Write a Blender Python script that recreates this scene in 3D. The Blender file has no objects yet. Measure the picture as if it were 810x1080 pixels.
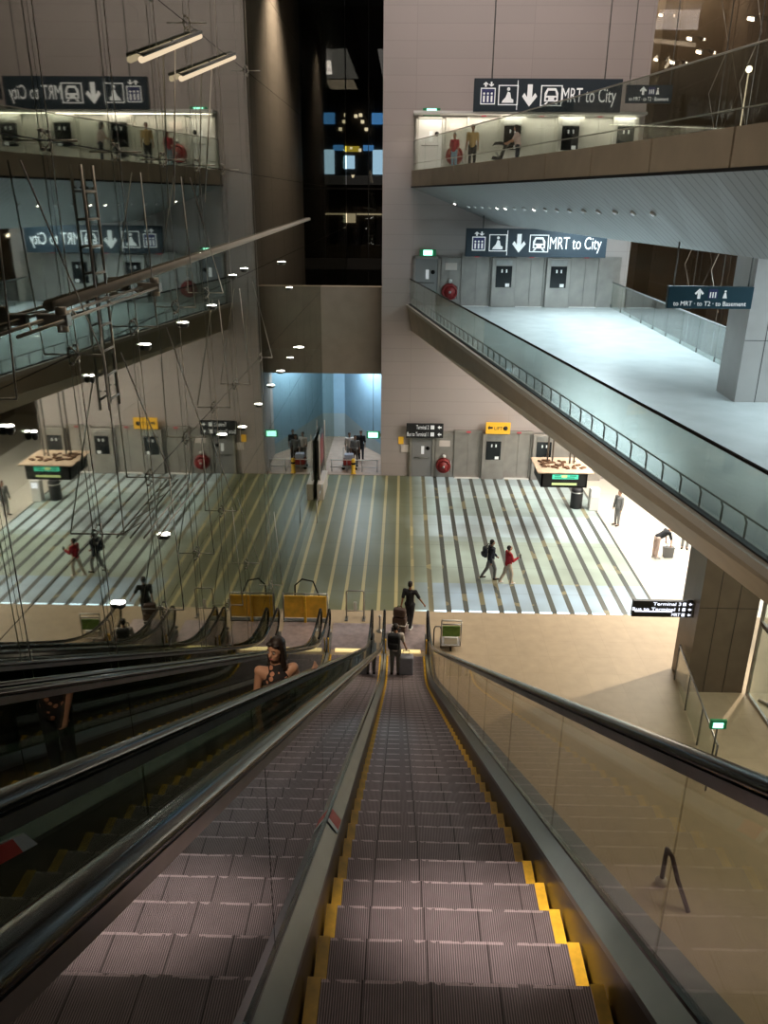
import bpy, bmesh, math, random
from mathutils import Vector, Matrix, Euler
random.seed(4)
SC = bpy.context.scene
COL = SC.collection
PI = math.pi
Z0 = 12.6

# ------------------------------------------------------------------ camera
Rm = Matrix(((0.99967613, 0.01602687, -0.01976806),
             (0.02424158, -0.36330627, 0.93135434),
             (0.00774484, -0.93153191, -0.36357712)))   # rows: world X,Y,Z from image right/down/forward
cam_d = bpy.data.cameras.new('camera'); cam = bpy.data.objects.new('camera', cam_d); COL.objects.link(cam)
bx = Rm.col[0]; by = -Rm.col[1]; bz = -Rm.col[2]
M = Matrix((bx, by, bz)).transposed().to_4x4(); M.translation = Vector((0, 0, Z0))
cam.matrix_world = M
cam_d.sensor_fit = 'VERTICAL'; cam_d.sensor_height = 36.0; cam_d.lens = 845.0 / 1080.0 * 36.0
cam_d.clip_start = 0.02; cam_d.clip_end = 300
SC.camera = cam

# ------------------------------------------------------------------ materials
def mat(name, col, rough=0.5, metal=0.0, emit=None, es=0.0, noise=0.0, nscale=8.0, spec=0.5, coat=0.0, bump=0.0):
    m = bpy.data.materials.new(name); m.use_nodes = True
    nt = m.node_tree; b = nt.nodes['Principled BSDF']
    b.inputs['Base Color'].default_value = (*col, 1); b.inputs['Roughness'].default_value = rough
    b.inputs['Metallic'].default_value = metal; b.inputs['Specular IOR Level'].default_value = spec
    b.inputs['Coat Weight'].default_value = coat
    if emit: b.inputs['Emission Color'].default_value = (*emit, 1); b.inputs['Emission Strength'].default_value = es
    tc = nt.nodes.new('ShaderNodeTexCoord'); n = nt.nodes.new('ShaderNodeTexNoise')
    n.inputs['Scale'].default_value = nscale; n.inputs['Detail'].default_value = 4
    nt.links.new(tc.outputs['Object'], n.inputs['Vector'])
    if noise:
        r = nt.nodes.new('ShaderNodeMapRange'); r.inputs[3].default_value = 1 - noise; r.inputs[4].default_value = 1 + noise
        r.inputs[1].default_value = 0.3; r.inputs[2].default_value = 0.7
        mx = nt.nodes.new('ShaderNodeMix'); mx.data_type = 'RGBA'; mx.blend_type = 'MULTIPLY'; mx.inputs[0].default_value = 1
        mx.inputs[6].default_value = (*col, 1)
        nt.links.new(n.outputs['Fac'], r.inputs[0]); nt.links.new(r.outputs[0], mx.inputs[7]); nt.links.new(mx.outputs[2], b.inputs['Base Color'])
    if bump:
        bp = nt.nodes.new('ShaderNodeBump'); bp.inputs['Strength'].default_value = bump; bp.inputs['Distance'].default_value = 0.02
        nt.links.new(n.outputs['Fac'], bp.inputs['Height']); nt.links.new(bp.outputs['Normal'], b.inputs['Normal'])
    return m

def node(nt, typ, **kw):
    n = nt.nodes.new(typ)
    for k, v in kw.items(): setattr(n, k, v)
    return n
def math_n(nt, op, a, b=None, c=None, clamp=False):
    n = nt.nodes.new('ShaderNodeMath'); n.operation = op; n.use_clamp = clamp
    for i, v in enumerate((a, b, c)):
        if v is None: continue
        if isinstance(v, (int, float)): n.inputs[i].default_value = v
        else: nt.links.new(v, n.inputs[i])
    return n.outputs[0]

def glass_mat(name, lo, hi, power, tint, rough=0.0, gcol=(1, 1, 1)):
    """sheet glass: clear body plus a reflection that grows towards grazing angles"""
    m = bpy.data.materials.new(name); m.use_nodes = True; nt = m.node_tree
    nt.nodes.remove(nt.nodes['Principled BSDF']); out = nt.nodes['Material Output']
    lw = node(nt, 'ShaderNodeLayerWeight'); lw.inputs['Blend'].default_value = 0.5
    f = math_n(nt, 'POWER', lw.outputs['Facing'], power)
    f = math_n(nt, 'MULTIPLY_ADD', f, hi - lo, lo, clamp=True)
    t = node(nt, 'ShaderNodeBsdfTransparent'); t.inputs[0].default_value = (*tint, 1)
    g = node(nt, 'ShaderNodeBsdfGlossy'); g.inputs['Roughness'].default_value = rough; g.inputs[0].default_value = (*gcol, 1)
    mx = node(nt, 'ShaderNodeMixShader')
    nt.links.new(f, mx.inputs[0]); nt.links.new(t.outputs[0], mx.inputs[1]); nt.links.new(g.outputs[0], mx.inputs[2])
    nt.links.new(mx.outputs[0], out.inputs[0])
    return m

def emat(name, col, s):
    return mat(name, (0.02, 0.02, 0.02), 0.5, emit=col, es=s)

M_ = {}
M_['steel'] = mat('brushed_steel', (0.42, 0.41, 0.40), 0.34, 0.9, noise=0.12, nscale=5)
M_['steel_dark'] = mat('dull_steel', (0.20, 0.20, 0.19), 0.42, 0.8, noise=0.15)
M_['rod'] = mat('rod_steel', (0.62, 0.58, 0.52), 0.3, 0.7)
M_['black'] = mat('black_rubber', (0.008, 0.0075, 0.007), 0.16, spec=0.2)
M_['black_matt'] = mat('black_paint', (0.015, 0.015, 0.017), 0.5)
M_['deck'] = mat('balustrade_deck', (0.20, 0.235, 0.25), 0.28, 0.75, noise=0.1, nscale=3)
M_['skirt'] = mat('skirt_metal', (0.055, 0.045, 0.04), 0.32, 0.6)
M_['yellow'] = mat('yellow_paint', (0.80, 0.47, 0.03), 0.45, noise=0.22, nscale=14)
M_['yellow_board'] = mat('amber_board', (0.78, 0.44, 0.035), 0.5, noise=0.2, nscale=4)
M_['comb'] = mat('comb_plate', (0.75, 0.62, 0.28), 0.4, emit=(1.0, 0.78, 0.35), es=0.9)
M_['plate'] = mat('landing_plate', (0.50, 0.41, 0.41), 0.4, 0.55, noise=0.18, nscale=5)
M_['glass_rail'] = glass_mat('balustrade_glass', 0.04, 0.62, 2.6, (0.86, 0.90, 0.87))
M_['glass_esc'] = glass_mat('escalator_glass', 0.02, 0.24, 2.0, (0.86, 0.84, 0.79))
M_['glass_esc_dim'] = glass_mat('escalator_dim_glass', 0.05, 0.55, 2.0, (0.50, 0.56, 0.48))  # same glass, tint darkened for the dim light on the steps behind
M_['glass_esc_mirror'] = glass_mat('escalator_mirror_glass', 0.16, 0.92, 1.3, (0.34, 0.40, 0.34))  # same glass; stronger reflection and the darkness behind put into it
M_['glass_side'] = glass_mat('side_glazing', 0.05, 0.5, 2.0, (0.80, 0.78, 0.74))
M_['glass_facade'] = glass_mat('facade_glass', 0.08, 0.66, 1.6, (0.45, 0.50, 0.47), rough=0.022, gcol=(0.92, 0.93, 0.85))
M_['glass_dark'] = glass_mat('dark_glazing', 0.05, 0.6, 2.0, (0.42, 0.42, 0.40))
M_['fascia'] = mat('bronze_fascia', (0.50, 0.415, 0.31), 0.5, 0.1, noise=0.08, nscale=1.5)
M_['kerb'] = mat('pale_kerb', (0.62, 0.56, 0.48), 0.5)
M_['deck_floor'] = mat('pale_terrazzo', (0.60, 0.64, 0.64), 0.22, noise=0.07, nscale=1.2, spec=0.45)
M_['column'] = mat('column_cladding', (0.50, 0.47, 0.45), 0.4, 0.25, noise=0.05, nscale=2)
M_['sign'] = mat('navy_sign', (0.018, 0.03, 0.042), 0.4)
M_['sign_teal'] = mat('teal_sign', (0.01, 0.045, 0.065), 0.4)
M_['letters'] = mat('white_letters', (0.8, 0.8, 0.78), 0.5, emit=(0.9, 0.92, 0.95), es=0.28)
M_['letters_lit'] = mat('lit_letters', (0.8, 0.8, 0.85), 0.5, emit=(0.8, 0.85, 1.0), es=1.6)
M_['icon_blue'] = mat('icon_blue', (0.03, 0.035, 0.13), 0.5)
M_['green_lit'] = emat('exit_green_lit', (0.35, 1.0, 0.70), 3.0)
M_['green_dim'] = mat('exit_green', (0.02, 0.22, 0.09), 0.5, emit=(0.02, 0.5, 0.18), es=0.08)
M_['screen'] = mat('screen_black', (0.012, 0.014, 0.016), 0.15)
M_['red'] = mat('red_paint', (0.27, 0.025, 0.025), 0.4)
M_['sticker'] = mat('red_sticker', (0.72, 0.07, 0.05), 0.5)
M_['white'] = mat('white_paint', (0.78, 0.77, 0.74), 0.5)
M_['lamp'] = emat('lamp_glow', (1.0, 0.95, 0.85), 14)
M_['lamp_warm'] = emat('lamp_warm', (1.0, 0.82, 0.58), 6)
M_['lens_dim'] = emat('lens_dim', (.85, .95, 1.0), .45)
M_['tube'] = emat('tube_glow', (1.0, 0.78, 0.52), .85)
M_['dark_wall'] = mat('dark_cladding', (0.05, 0.042, 0.036), 0.5, noise=0.2, nscale=2)
M_['brown_wall'] = mat('brown_panel', (0.30, 0.25, 0.20), 0.55, noise=0.08, nscale=1.5)
M_['amber_sign'] = mat('amber_sign', (0.85, 0.45, 0.03), 0.5, emit=(1.0, 0.55, 0.05), es=0.25)
M_['wood_tray'] = mat('dusty_tray', (0.62, 0.46, 0.33), 0.7, noise=0.15, nscale=3)
M_['dust'] = mat('dust_brown', (0.16, 0.08, 0.04), 0.8)
M_['lcd'] = emat('display_green', (0.10, 0.85, 0.50), 1.3)
M_['lcd_y'] = emat('display_yellow', (0.75, 0.9, 0.35), 1.2)
M_['lcd_d'] = emat('display_teal', (0.02, 0.35, 0.22), 0.5)
M_['skin'] = mat('skin', (0.50, 0.27, 0.17), 0.5)
M_['skin2'] = mat('skin_tan', (0.32, 0.17, 0.10), 0.5)
M_['hair'] = mat('dark_hair', (0.018, 0.011, 0.008), 0.45, noise=0.3, nscale=40)
M_['eye'] = mat('eye_white', (0.42, 0.38, 0.35), 0.3)
M_['iris'] = mat('iris', (0.015, 0.01, 0.008), 0.2)
M_['lip'] = mat('lip', (0.42, 0.12, 0.10), 0.5)
M_['navy'] = mat('navy_cloth', (0.022, 0.028, 0.042), 0.85, noise=0.15, nscale=30)
M_['blackcloth'] = mat('black_cloth', (0.016, 0.017, 0.021), 0.85, noise=0.15, nscale=30)
M_['redcloth'] = mat('red_cloth', (0.42, 0.02, 0.035), 0.85, noise=0.15, nscale=30)
M_['beige'] = mat('beige_cloth', (0.50, 0.42, 0.33), 0.85, noise=0.1, nscale=30)
M_['pale'] = mat('pale_pink_cloth', (0.62, 0.47, 0.42), 0.85, noise=0.1, nscale=30)
M_['greycloth'] = mat('grey_cloth', (0.20, 0.20, 0.20), 0.85, noise=0.1, nscale=30)
M_['whitecloth'] = mat('white_cloth', (0.66, 0.60, 0.55), 0.85, noise=0.1, nscale=30)
M_['tan'] = mat('tan_cloth', (0.45, 0.30, 0.12), 0.85, noise=0.1, nscale=30)
M_['shoe'] = mat('dark_shoe', (0.02, 0.018, 0.016), 0.5)
M_['shoe_w'] = mat('white_shoe', (0.65, 0.64, 0.62), 0.5)
M_['case_brown'] = mat('brown_luggage', (0.060, 0.030, 0.022), 0.5, noise=0.2, nscale=12)
M_['case_grey'] = mat('grey_luggage', (0.30, 0.32, 0.40), 0.4, noise=0.08)
M_['green_board'] = mat('green_board', (0.12, 0.24, 0.04), 0.5, noise=0.25, nscale=9)
M_['paper'] = mat('white_paper', (0.75, 0.66, 0.60), 0.6)
M_['hoarding'] = mat('blue_hoarding', (0.27, 0.43, 0.54), 0.5, noise=0.05, nscale=2)
M_['hoard_low'] = mat('grey_hoarding', (0.36, 0.43, 0.44), 0.5, noise=0.05, nscale=2)
M_['pier_shade'] = mat('column_shade_brown', (0.17, 0.135, 0.105), 0.45, 0.2, noise=0.1, nscale=2)  # shade under the bridge put into a dark brown column colour
M_['passage_stone'] = mat('passage_stone', (0.40, 0.29, 0.22), 0.5, noise=0.12, nscale=3)
M_['mid_grey'] = mat('mid_grey', (0.25, 0.25, 0.25), 0.5)

# floral black/orange print for the woman's top
def floral():
    m = mat('floral_cloth', (0.02, 0.016, 0.015), 0.85); nt = m.node_tree; b = nt.nodes['Principled BSDF']
    tc = node(nt, 'ShaderNodeTexCoord'); v = node(nt, 'ShaderNodeTexVoronoi'); v.inputs['Scale'].default_value = 17
    r = node(nt, 'ShaderNodeValToRGB'); r.color_ramp.interpolation = 'CONSTANT'
    r.color_ramp.elements[0].color = (0.50, 0.23, 0.14, 1); r.color_ramp.elements[1].position = 0.36; r.color_ramp.elements[1].color = (0.018, 0.014, 0.014, 1)
    nt.links.new(tc.outputs['Object'], v.inputs['Vector']); nt.links.new(v.outputs['Distance'], r.inputs[0]); nt.links.new(r.outputs[0], b.inputs['Base Color'])
    return m
M_['floral'] = floral()

# escalator treads: fine ribs running with the travel, darker seams, worn pale nosing
def tread():
    m = mat('ribbed_tread', (0.3, 0.25, 0.25), 0.38, 0.55); nt = m.node_tree; b = nt.nodes['Principled BSDF']
    tc = node(nt, 'ShaderNodeTexCoord'); s = node(nt, 'ShaderNodeSeparateXYZ'); nt.links.new(tc.outputs['Object'], s.inputs[0])
    w = math_n(nt, 'SINE', math_n(nt, 'MULTIPLY', s.outputs[0], 2 * PI / 0.0098))
    w01 = math_n(nt, 'MULTIPLY_ADD', w, 0.5, 0.5)
    n = node(nt, 'ShaderNodeTexNoise'); n.inputs['Scale'].default_value = 6; nt.links.new(tc.outputs['Object'], n.inputs['Vector'])
    val = math_n(nt, 'MULTIPLY_ADD', w01, 0.72, 0.25)
    # seams between tread segments
    fr = math_n(nt, 'FRACT', math_n(nt, 'MULTIPLY_ADD', s.outputs[0], 1 / 0.26, 0.37))
    seam = math_n(nt, 'GREATER_THAN', fr, 0.025)
    val = math_n(nt, 'MULTIPLY', val, math_n(nt, 'MULTIPLY_ADD', seam, 0.7, 0.3))
    val = math_n(nt, 'MULTIPLY', val, math_n(nt, 'MULTIPLY_ADD', n.outputs['Fac'], 0.5, 0.75))
    nose = math_n(nt, 'GREATER_THAN', s.outputs[1], -0.014)
    n2 = node(nt, 'ShaderNodeTexNoise'); n2.inputs['Scale'].default_value = 9; nt.links.new(tc.outputs['Object'], n2.inputs['Vector'])
    nose = math_n(nt, 'MULTIPLY', nose, math_n(nt, 'GREATER_THAN', n2.outputs['Fac'], 0.47))
    val = math_n(nt, 'ADD', val, math_n(nt, 'MULTIPLY', nose, 0.75))
    mx = node(nt, 'ShaderNodeMix', data_type='RGBA', blend_type='MULTIPLY'); mx.inputs[0].default_value = 1
    mx.inputs[6].default_value = (0.40, 0.33, 0.355, 1); nt.links.new(val, mx.inputs[7]); nt.links.new(mx.outputs[2], b.inputs['Base Color'])
    bp = node(nt, 'ShaderNodeBump'); bp.inputs['Strength'].default_value = 0.5; bp.inputs['Distance'].default_value = 0.004
    nt.links.new(w01, bp.inputs['Height']); nt.links.new(bp.outputs['Normal'], b.inputs['Normal'])
    return m
M_['tread'] = tread()

# back wall: long horizontal courses of pinkish grey cladding
def course_wall():
    m = mat('coursed_wall', (0.45, 0.39, 0.37), 0.55); nt = m.node_tree; b = nt.nodes['Principled BSDF']
    tc = node(nt, 'ShaderNodeTexCoord'); s = node(nt, 'ShaderNodeSeparateXYZ'); nt.links.new(tc.outputs['Object'], s.inputs[0])
    sxy = math_n(nt, 'ADD', s.outputs[0], s.outputs[1])
    c = node(nt, 'ShaderNodeCombineXYZ'); nt.links.new(sxy, c.inputs[0]); nt.links.new(s.outputs[2], c.inputs[1])
    br = node(nt, 'ShaderNodeTexBrick'); br.inputs['Scale'].default_value = 1.0; br.inputs['Brick Width'].default_value = 4.7; br.inputs['Row Height'].default_value = 0.62
    br.inputs['Mortar Size'].default_value = 0.02; br.inputs['Mortar Smooth'].default_value = 0.6; br.inputs['Bias'].default_value = 0.0
    br.inputs['Color1'].default_value = (0.445, 0.39, 0.37, 1); br.inputs['Color2'].default_value = (0.465, 0.405, 0.385, 1); br.inputs['Mortar'].default_value = (0.40, 0.345, 0.325, 1)
    br.offset = 0.0
    nt.links.new(c.outputs[0], br.inputs['Vector']); nt.links.new(br.outputs['Color'], b.inputs['Base Color'])
    fr = math_n(nt, 'FRACT', math_n(nt, 'MULTIPLY', s.outputs[2], 1 / 0.62))
    bp = node(nt, 'ShaderNodeBump'); bp.inputs['Strength'].default_value = 0.25; bp.inputs['Distance'].default_value = 0.04
    nt.links.new(fr, bp.inputs['Height']); nt.links.new(bp.outputs['Normal'], b.inputs['Normal'])
    return m
M_['wall'] = course_wall()

# soffit: pale metal strips
def strip_soffit():
    m = mat('strip_soffit', (0.5, 0.5, 0.5), 0.45, 0.2); nt = m.node_tree; b = nt.nodes['Principled BSDF']
    tc = node(nt, 'ShaderNodeTexCoord'); s = node(nt, 'ShaderNodeSeparateXYZ'); nt.links.new(tc.outputs['Object'], s.inputs[0])
    a = math_n(nt, 'MULTIPLY_ADD', s.outputs[0], 0.05, math_n(nt, 'MULTIPLY', s.outputs[1], 1.0))
    fr = math_n(nt, 'FRACT', math_n(nt, 'MULTIPLY', a, 1 / 0.27)); g = math_n(nt, 'GREATER_THAN', fr, 0.16)
    mx = node(nt, 'ShaderNodeMix', data_type='RGBA'); nt.links.new(g, mx.inputs[0])
    mx.inputs[6].default_value = (0.26, 0.265, 0.26, 1); mx.inputs[7].default_value = (0.37, 0.375, 0.37, 1); nt.links.new(mx.outputs[2], b.inputs['Base Color'])
    return m
M_['soffit'] = strip_soffit()

# stone landing
def stone():
    m = mat('beige_stone', (0.5, 0.4, 0.28), 0.55, spec=0.3); nt = m.node_tree; b = nt.nodes['Principled BSDF']
    tc = node(nt, 'ShaderNodeTexCoord')
    n = node(nt, 'ShaderNodeTexNoise'); n.inputs['Scale'].default_value = 3.0; n.inputs['Detail'].default_value = 6; nt.links.new(tc.outputs['Object'], n.inputs['Vector'])
    br = node(nt, 'ShaderNodeTexBrick'); br.inputs['Scale'].default_value = 1.0; br.inputs['Brick Width'].default_value = 0.9; br.inputs['Row Height'].default_value = 0.9; br.offset = 0
    br.inputs['Mortar Size'].default_value = 0.006
    br.inputs['Color1'].default_value = (0.43, 0.34, 0.235, 1); br.inputs['Color2'].default_value = (0.45, 0.355, 0.245, 1); br.inputs['Mortar'].default_value = (0.39, 0.305, 0.21, 1)
    nt.links.new(tc.outputs['Object'], br.inputs['Vector'])
    mx = node(nt, 'ShaderNodeMix', data_type='RGBA', blend_type='MULTIPLY'); mx.inputs[0].default_value = 1
    nt.links.new(br.outputs['Color'], mx.inputs[6]); nt.links.new(math_n(nt, 'MULTIPLY_ADD', n.outputs['Fac'], 0.3, 0.85), mx.inputs[7]); nt.links.new(mx.outputs[2], b.inputs['Base Color'])
    return m
M_['stone'] = stone()

# glass block floor with patchy emission; inlay strips run away from the escalators
def block_floor():
    m = mat('glass_block_floor', (0.3, 0.32, 0.27), 0.38, spec=0.4); nt = m.node_tree; b = nt.nodes['Principled BSDF']
    tc = node(nt, 'ShaderNodeTexCoord'); s = node(nt, 'ShaderNodeSeparateXYZ'); nt.links.new(tc.outputs['Object'], s.inputs[0])
    X, Y = s.outputs[0], s.outputs[1]
    P = 0.5762
    fr = math_n(nt, 'FRACT', math_n(nt, 'MULTIPLY_ADD', X, 1 / P, (3.6 + P * 10) / P))
    strip = math_n(nt, 'LESS_THAN', fr, math_n(nt, 'MULTIPLY_ADD', math_n(nt, 'GREATER_THAN', X, 0.9), 0.10, 0.20))
    n = node(nt, 'ShaderNodeTexNoise'); n.inputs['Scale'].default_value = 0.55; n.inputs['Detail'].default_value = 3; nt.links.new(tc.outputs['Object'], n.inputs['Vector'])
    # brass strips beside the facade, dark steel further in
    rs = node(nt, 'ShaderNodeMapRange'); rs.inputs[1].default_value = 0.0; rs.inputs[2].default_value = 1.6
    nt.links.new(X, rs.inputs[0])
    n3 = node(nt, 'ShaderNodeTexNoise'); n3.inputs['Scale'].default_value = 0.8; nt.links.new(tc.outputs['Object'], n3.inputs['Vector'])
    rsx = math_n(nt, 'SUBTRACT', rs.outputs[0], math_n(nt, 'MULTIPLY_ADD', math_n(nt, 'GREATER_THAN', n3.outputs['Fac'], 0.60), 0.42, 0.0), clamp=True)
    sc_ = node(nt, 'ShaderNodeMix', data_type='RGBA'); nt.links.new(rsx, sc_.inputs[0]); sc_.inputs[6].default_value = (0.46, 0.40, 0.20, 1); sc_.inputs[7].default_value = (0.085, 0.095, 0.085, 1)
    # tile body colour by band across the hall (glass colours, with the light of each zone put in)
    yr = node(nt, 'ShaderNodeMapRange'); yr.inputs[1].default_value = 23.3; yr.inputs[2].default_value = 37.3; nt.links.new(Y, yr.inputs[0])
    cr = node(nt, 'ShaderNodeValToRGB'); cr.color_ramp.interpolation = 'CONSTANT'; e = cr.color_ramp.elements
    e[0].position = 0.0; e[0].color = (0.33, 0.43, 0.52, 1)
    e[1].position = 0.155; e[1].color = (0.34, 0.40, 0.34, 1)
    for p, c in ((0.42, (0.36, 0.44, 0.42, 1)), (0.455, (0.46, 0.55, 0.57, 1)), (0.62, (0.34, 0.42, 0.40, 1)), (0.78, (0.42, 0.50, 0.50, 1)), (0.9, (0.33, 0.39, 0.40, 1))):
        q = e.new(p); q.color = c
    nt.links.new(yr.outputs[0], cr.inputs[0])
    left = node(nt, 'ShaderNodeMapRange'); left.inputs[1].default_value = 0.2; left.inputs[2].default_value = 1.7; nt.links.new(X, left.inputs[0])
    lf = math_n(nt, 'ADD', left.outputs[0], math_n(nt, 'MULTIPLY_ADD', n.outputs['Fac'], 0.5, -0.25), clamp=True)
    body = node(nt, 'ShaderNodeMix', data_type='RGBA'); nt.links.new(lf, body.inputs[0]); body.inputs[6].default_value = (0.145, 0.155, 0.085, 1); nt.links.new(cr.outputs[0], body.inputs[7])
    # paler floor under the bridge, beyond the glass blocks
    rt = math_n(nt, 'GREATER_THAN', X, 8.6)
    # joints
    jy = math_n(nt, 'FRACT', math_n(nt, 'MULTIPLY', Y, 1 / 2.06)); jt = math_n(nt, 'GREATER_THAN', jy, 0.012)
    mx = node(nt, 'ShaderNodeMix', data_type='RGBA'); nt.links.new(strip, mx.inputs[0]); nt.links.new(body.outputs[2], mx.inputs[6]); nt.links.new(sc_.outputs[2], mx.inputs[7])
    m2 = node(nt, 'ShaderNodeMix', data_type='RGBA'); nt.links.new(rt, m2.inputs[0]); nt.links.new(mx.outputs[2], m2.inputs[6]); m2.inputs[7].default_value = (0.70, 0.65, 0.56, 1)
    m3 = node(nt, 'ShaderNodeMix', data_type='RGBA', blend_type='MULTIPLY'); m3.inputs[0].default_value = 1
    nt.links.new(m2.outputs[2], m3.inputs[6]); nt.links.new(math_n(nt, 'MULTIPLY_ADD', jt, 0.35, 0.65), m3.inputs[7])
    nt.links.new(m3.outputs[2], b.inputs['Base Color'])
    # emission put into the blocks in noisy patches
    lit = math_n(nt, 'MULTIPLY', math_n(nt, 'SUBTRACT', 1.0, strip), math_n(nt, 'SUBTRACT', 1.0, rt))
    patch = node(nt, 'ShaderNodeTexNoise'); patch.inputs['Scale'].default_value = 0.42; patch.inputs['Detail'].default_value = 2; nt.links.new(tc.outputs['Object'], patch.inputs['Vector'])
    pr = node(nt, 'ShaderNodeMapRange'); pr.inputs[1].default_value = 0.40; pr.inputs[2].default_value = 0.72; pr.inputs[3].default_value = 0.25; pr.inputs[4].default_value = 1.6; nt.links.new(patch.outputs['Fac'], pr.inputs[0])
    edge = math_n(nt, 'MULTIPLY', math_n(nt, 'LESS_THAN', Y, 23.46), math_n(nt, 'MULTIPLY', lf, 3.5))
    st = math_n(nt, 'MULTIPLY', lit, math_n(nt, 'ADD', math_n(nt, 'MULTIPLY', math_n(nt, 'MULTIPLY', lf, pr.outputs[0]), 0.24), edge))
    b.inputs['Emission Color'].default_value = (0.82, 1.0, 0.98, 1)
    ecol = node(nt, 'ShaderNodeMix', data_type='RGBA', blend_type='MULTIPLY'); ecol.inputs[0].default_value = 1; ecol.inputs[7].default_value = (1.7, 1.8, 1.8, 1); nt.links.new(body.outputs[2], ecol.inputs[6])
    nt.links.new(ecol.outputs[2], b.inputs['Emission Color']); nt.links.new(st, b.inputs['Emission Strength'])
    return m
M_['blocks'] = block_floor()

# ------------------------------------------------------------------ mesh helpers
class MB:
    def __init__(s): s.v = []; s.f = []; s.mi = []; s.sm = []; s.m = 0
    def add(s, vs, fs, m=0, smooth=False):
        o = len(s.v); s.v += [Vector(p) for p in vs]
        for f in fs: s.f.append([o + i for i in f]); s.mi.append(m); s.sm.append(smooth)
        return s
    def box(s, x0, x1, y0, y1, z0, z1, m=0):
        return s.add([(x, y, z) for z in (z0, z1) for y in (y0, y1) for x in (x0, x1)],
                     [(0, 2, 3, 1), (4, 5, 7, 6), (0, 1, 5, 4), (2, 6, 7, 3), (0, 4, 6, 2), (1, 3, 7, 5)], m)
    def obox(s, c, size, rot, m=0):
        R = Euler(rot).to_matrix(); c = Vector(c); h = Vector(size) / 2
        return s.add([c + R @ Vector((h.x * a, h.y * b, h.z * d)) for d in (-1, 1) for b in (-1, 1) for a in (-1, 1)],
                     [(0, 2, 3, 1), (4, 5, 7, 6), (0, 1, 5, 4), (2, 6, 7, 3), (0, 4, 6, 2), (1, 3, 7, 5)], m)
    def rbox(s, x0, x1, y0, y1, z0, z1, r=0.02, m=0):
        """box with chamfered vertical and horizontal edges"""
        bm = bmesh.new(); bmesh.ops.create_cube(bm, size=1)
        for v in bm.verts: v.co = Vector(((x0 + x1) / 2 + v.co.x * (x1 - x0), (y0 + y1) / 2 + v.co.y * (y1 - y0), (z0 + z1) / 2 + v.co.z * (z1 - z0)))
        bmesh.ops.bevel(bm, geom=bm.edges[:], offset=r, segments=2, affect='EDGES', profile=0.5)
        s.frombm(bm, m); return s
    def frombm(s, bm, m=0, smooth=False):
        bm.verts.ensure_lookup_table(); bm.verts.index_update()
        s.add([v.co.copy() for v in bm.verts], [[v.index for v in f.verts] for f in bm.faces], m, smooth); bm.free(); return s
    def tube(s, pts, r, n=8, m=0, cap=True, closed=False):
        pts = [Vector(p) for p in pts]; k = len(pts); rs = r if isinstance(r, (list, tuple)) else [r] * k
        prev = None; rings = []
        for i in range(k):
            if closed: t = pts[(i + 1) % k] - pts[i - 1]
            else: t = (pts[min(i + 1, k - 1)] - pts[max(i - 1, 0)])
            t.normalize()
            if prev is None:
                u = t.orthogonal().normalized()
            else:
                u = (prev - t * prev.dot(t)); u.normalize()
            prev = u; w = t.cross(u)
            rings.append([pts[i] + (u * math.cos(a) + w * math.sin(a)) * rs[i] for a in [2 * PI * j / n for j in range(n)]])
        fs = []
        for i in range(k if closed else k - 1):
            i2 = (i + 1) % k
            for j in range(n): fs.append((i * n + j, i * n + (j + 1) % n, i2 * n + (j + 1) % n, i2 * n + j))
        if cap and not closed: fs.append(tuple(range(n))[::-1]); fs.append(tuple((k - 1) * n + j for j in range(n)))
        return s.add([p for r_ in rings for p in r_], fs, m, True)
    def sweepx(s, path, prof, xc, m=0, cap=True, smooth=False):
        """sweep a closed profile (dx, dn) along a path in the YZ plane at X = xc"""
        n = len(prof); k = len(path); vs = []
        for i in range(k):
            a = Vector(path[max(i - 1, 0)]); b = Vector(path[min(i + 1, k - 1)]); t = (b - a).normalized(); nn = Vector((-t.y, t.x))
            for dx, dn in prof: vs.append((xc + dx, path[i][0] + nn.x * dn, path[i][1] + nn.y * dn))
        fs = [(i * n + j, i * n + (j + 1) % n, (i + 1) * n + (j + 1) % n, (i + 1) * n + j) for i in range(k - 1) for j in range(n)]
        if cap: fs += [tuple(range(n))[::-1], tuple((k - 1) * n + j for j in range(n))]
        return s.add(vs, fs, m, smooth)
    def prism(s, poly, p0, ax, ay, depth, m=0):
        """extrude a 2D polygon drawn in the plane p0 + a*ax + b*ay along depth"""
        p0, ax, ay, depth = map(Vector, (p0, ax, ay, depth)); n = len(poly)
        a = [p0 + ax * x + ay * y for x, y in poly]; b = [p + depth for p in a]
        return s.add(a + b, [tuple(range(n)), tuple(range(2 * n - 1, n - 1, -1))] + [(i, n + i, n + (i + 1) % n, (i + 1) % n) for i in range(n)], m)
    def loftquads(s, A, B, m=0):
        n = len(A); return s.add(list(A) + list(B), [(i, i + 1, n + i + 1, n + i) for i in range(n - 1)], m)
    def disc(s, c, r, axis, h, n=16, m=0):
        c = Vector(c); axis = Vector(axis).normalized(); return s.tube([c, c + axis * h], r, n, m)
    def lathe(s, c, prof, n=20, m=0):
        c = Vector(c); vs = []; k = len(prof)
        for r, z in prof:
            vs += [c + Vector((r * math.cos(2 * PI * j / n), r * math.sin(2 * PI * j / n), z)) for j in range(n)]
        fs = [(i * n + j, i * n + (j + 1) % n, (i + 1) * n + (j + 1) % n, (i + 1) * n + j) for i in range(k - 1) for j in range(n)]
        fs += [tuple(range(n))[::-1], tuple((k - 1) * n + j for j in range(n))]
        return s.add(vs, fs, m, True)
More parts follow.
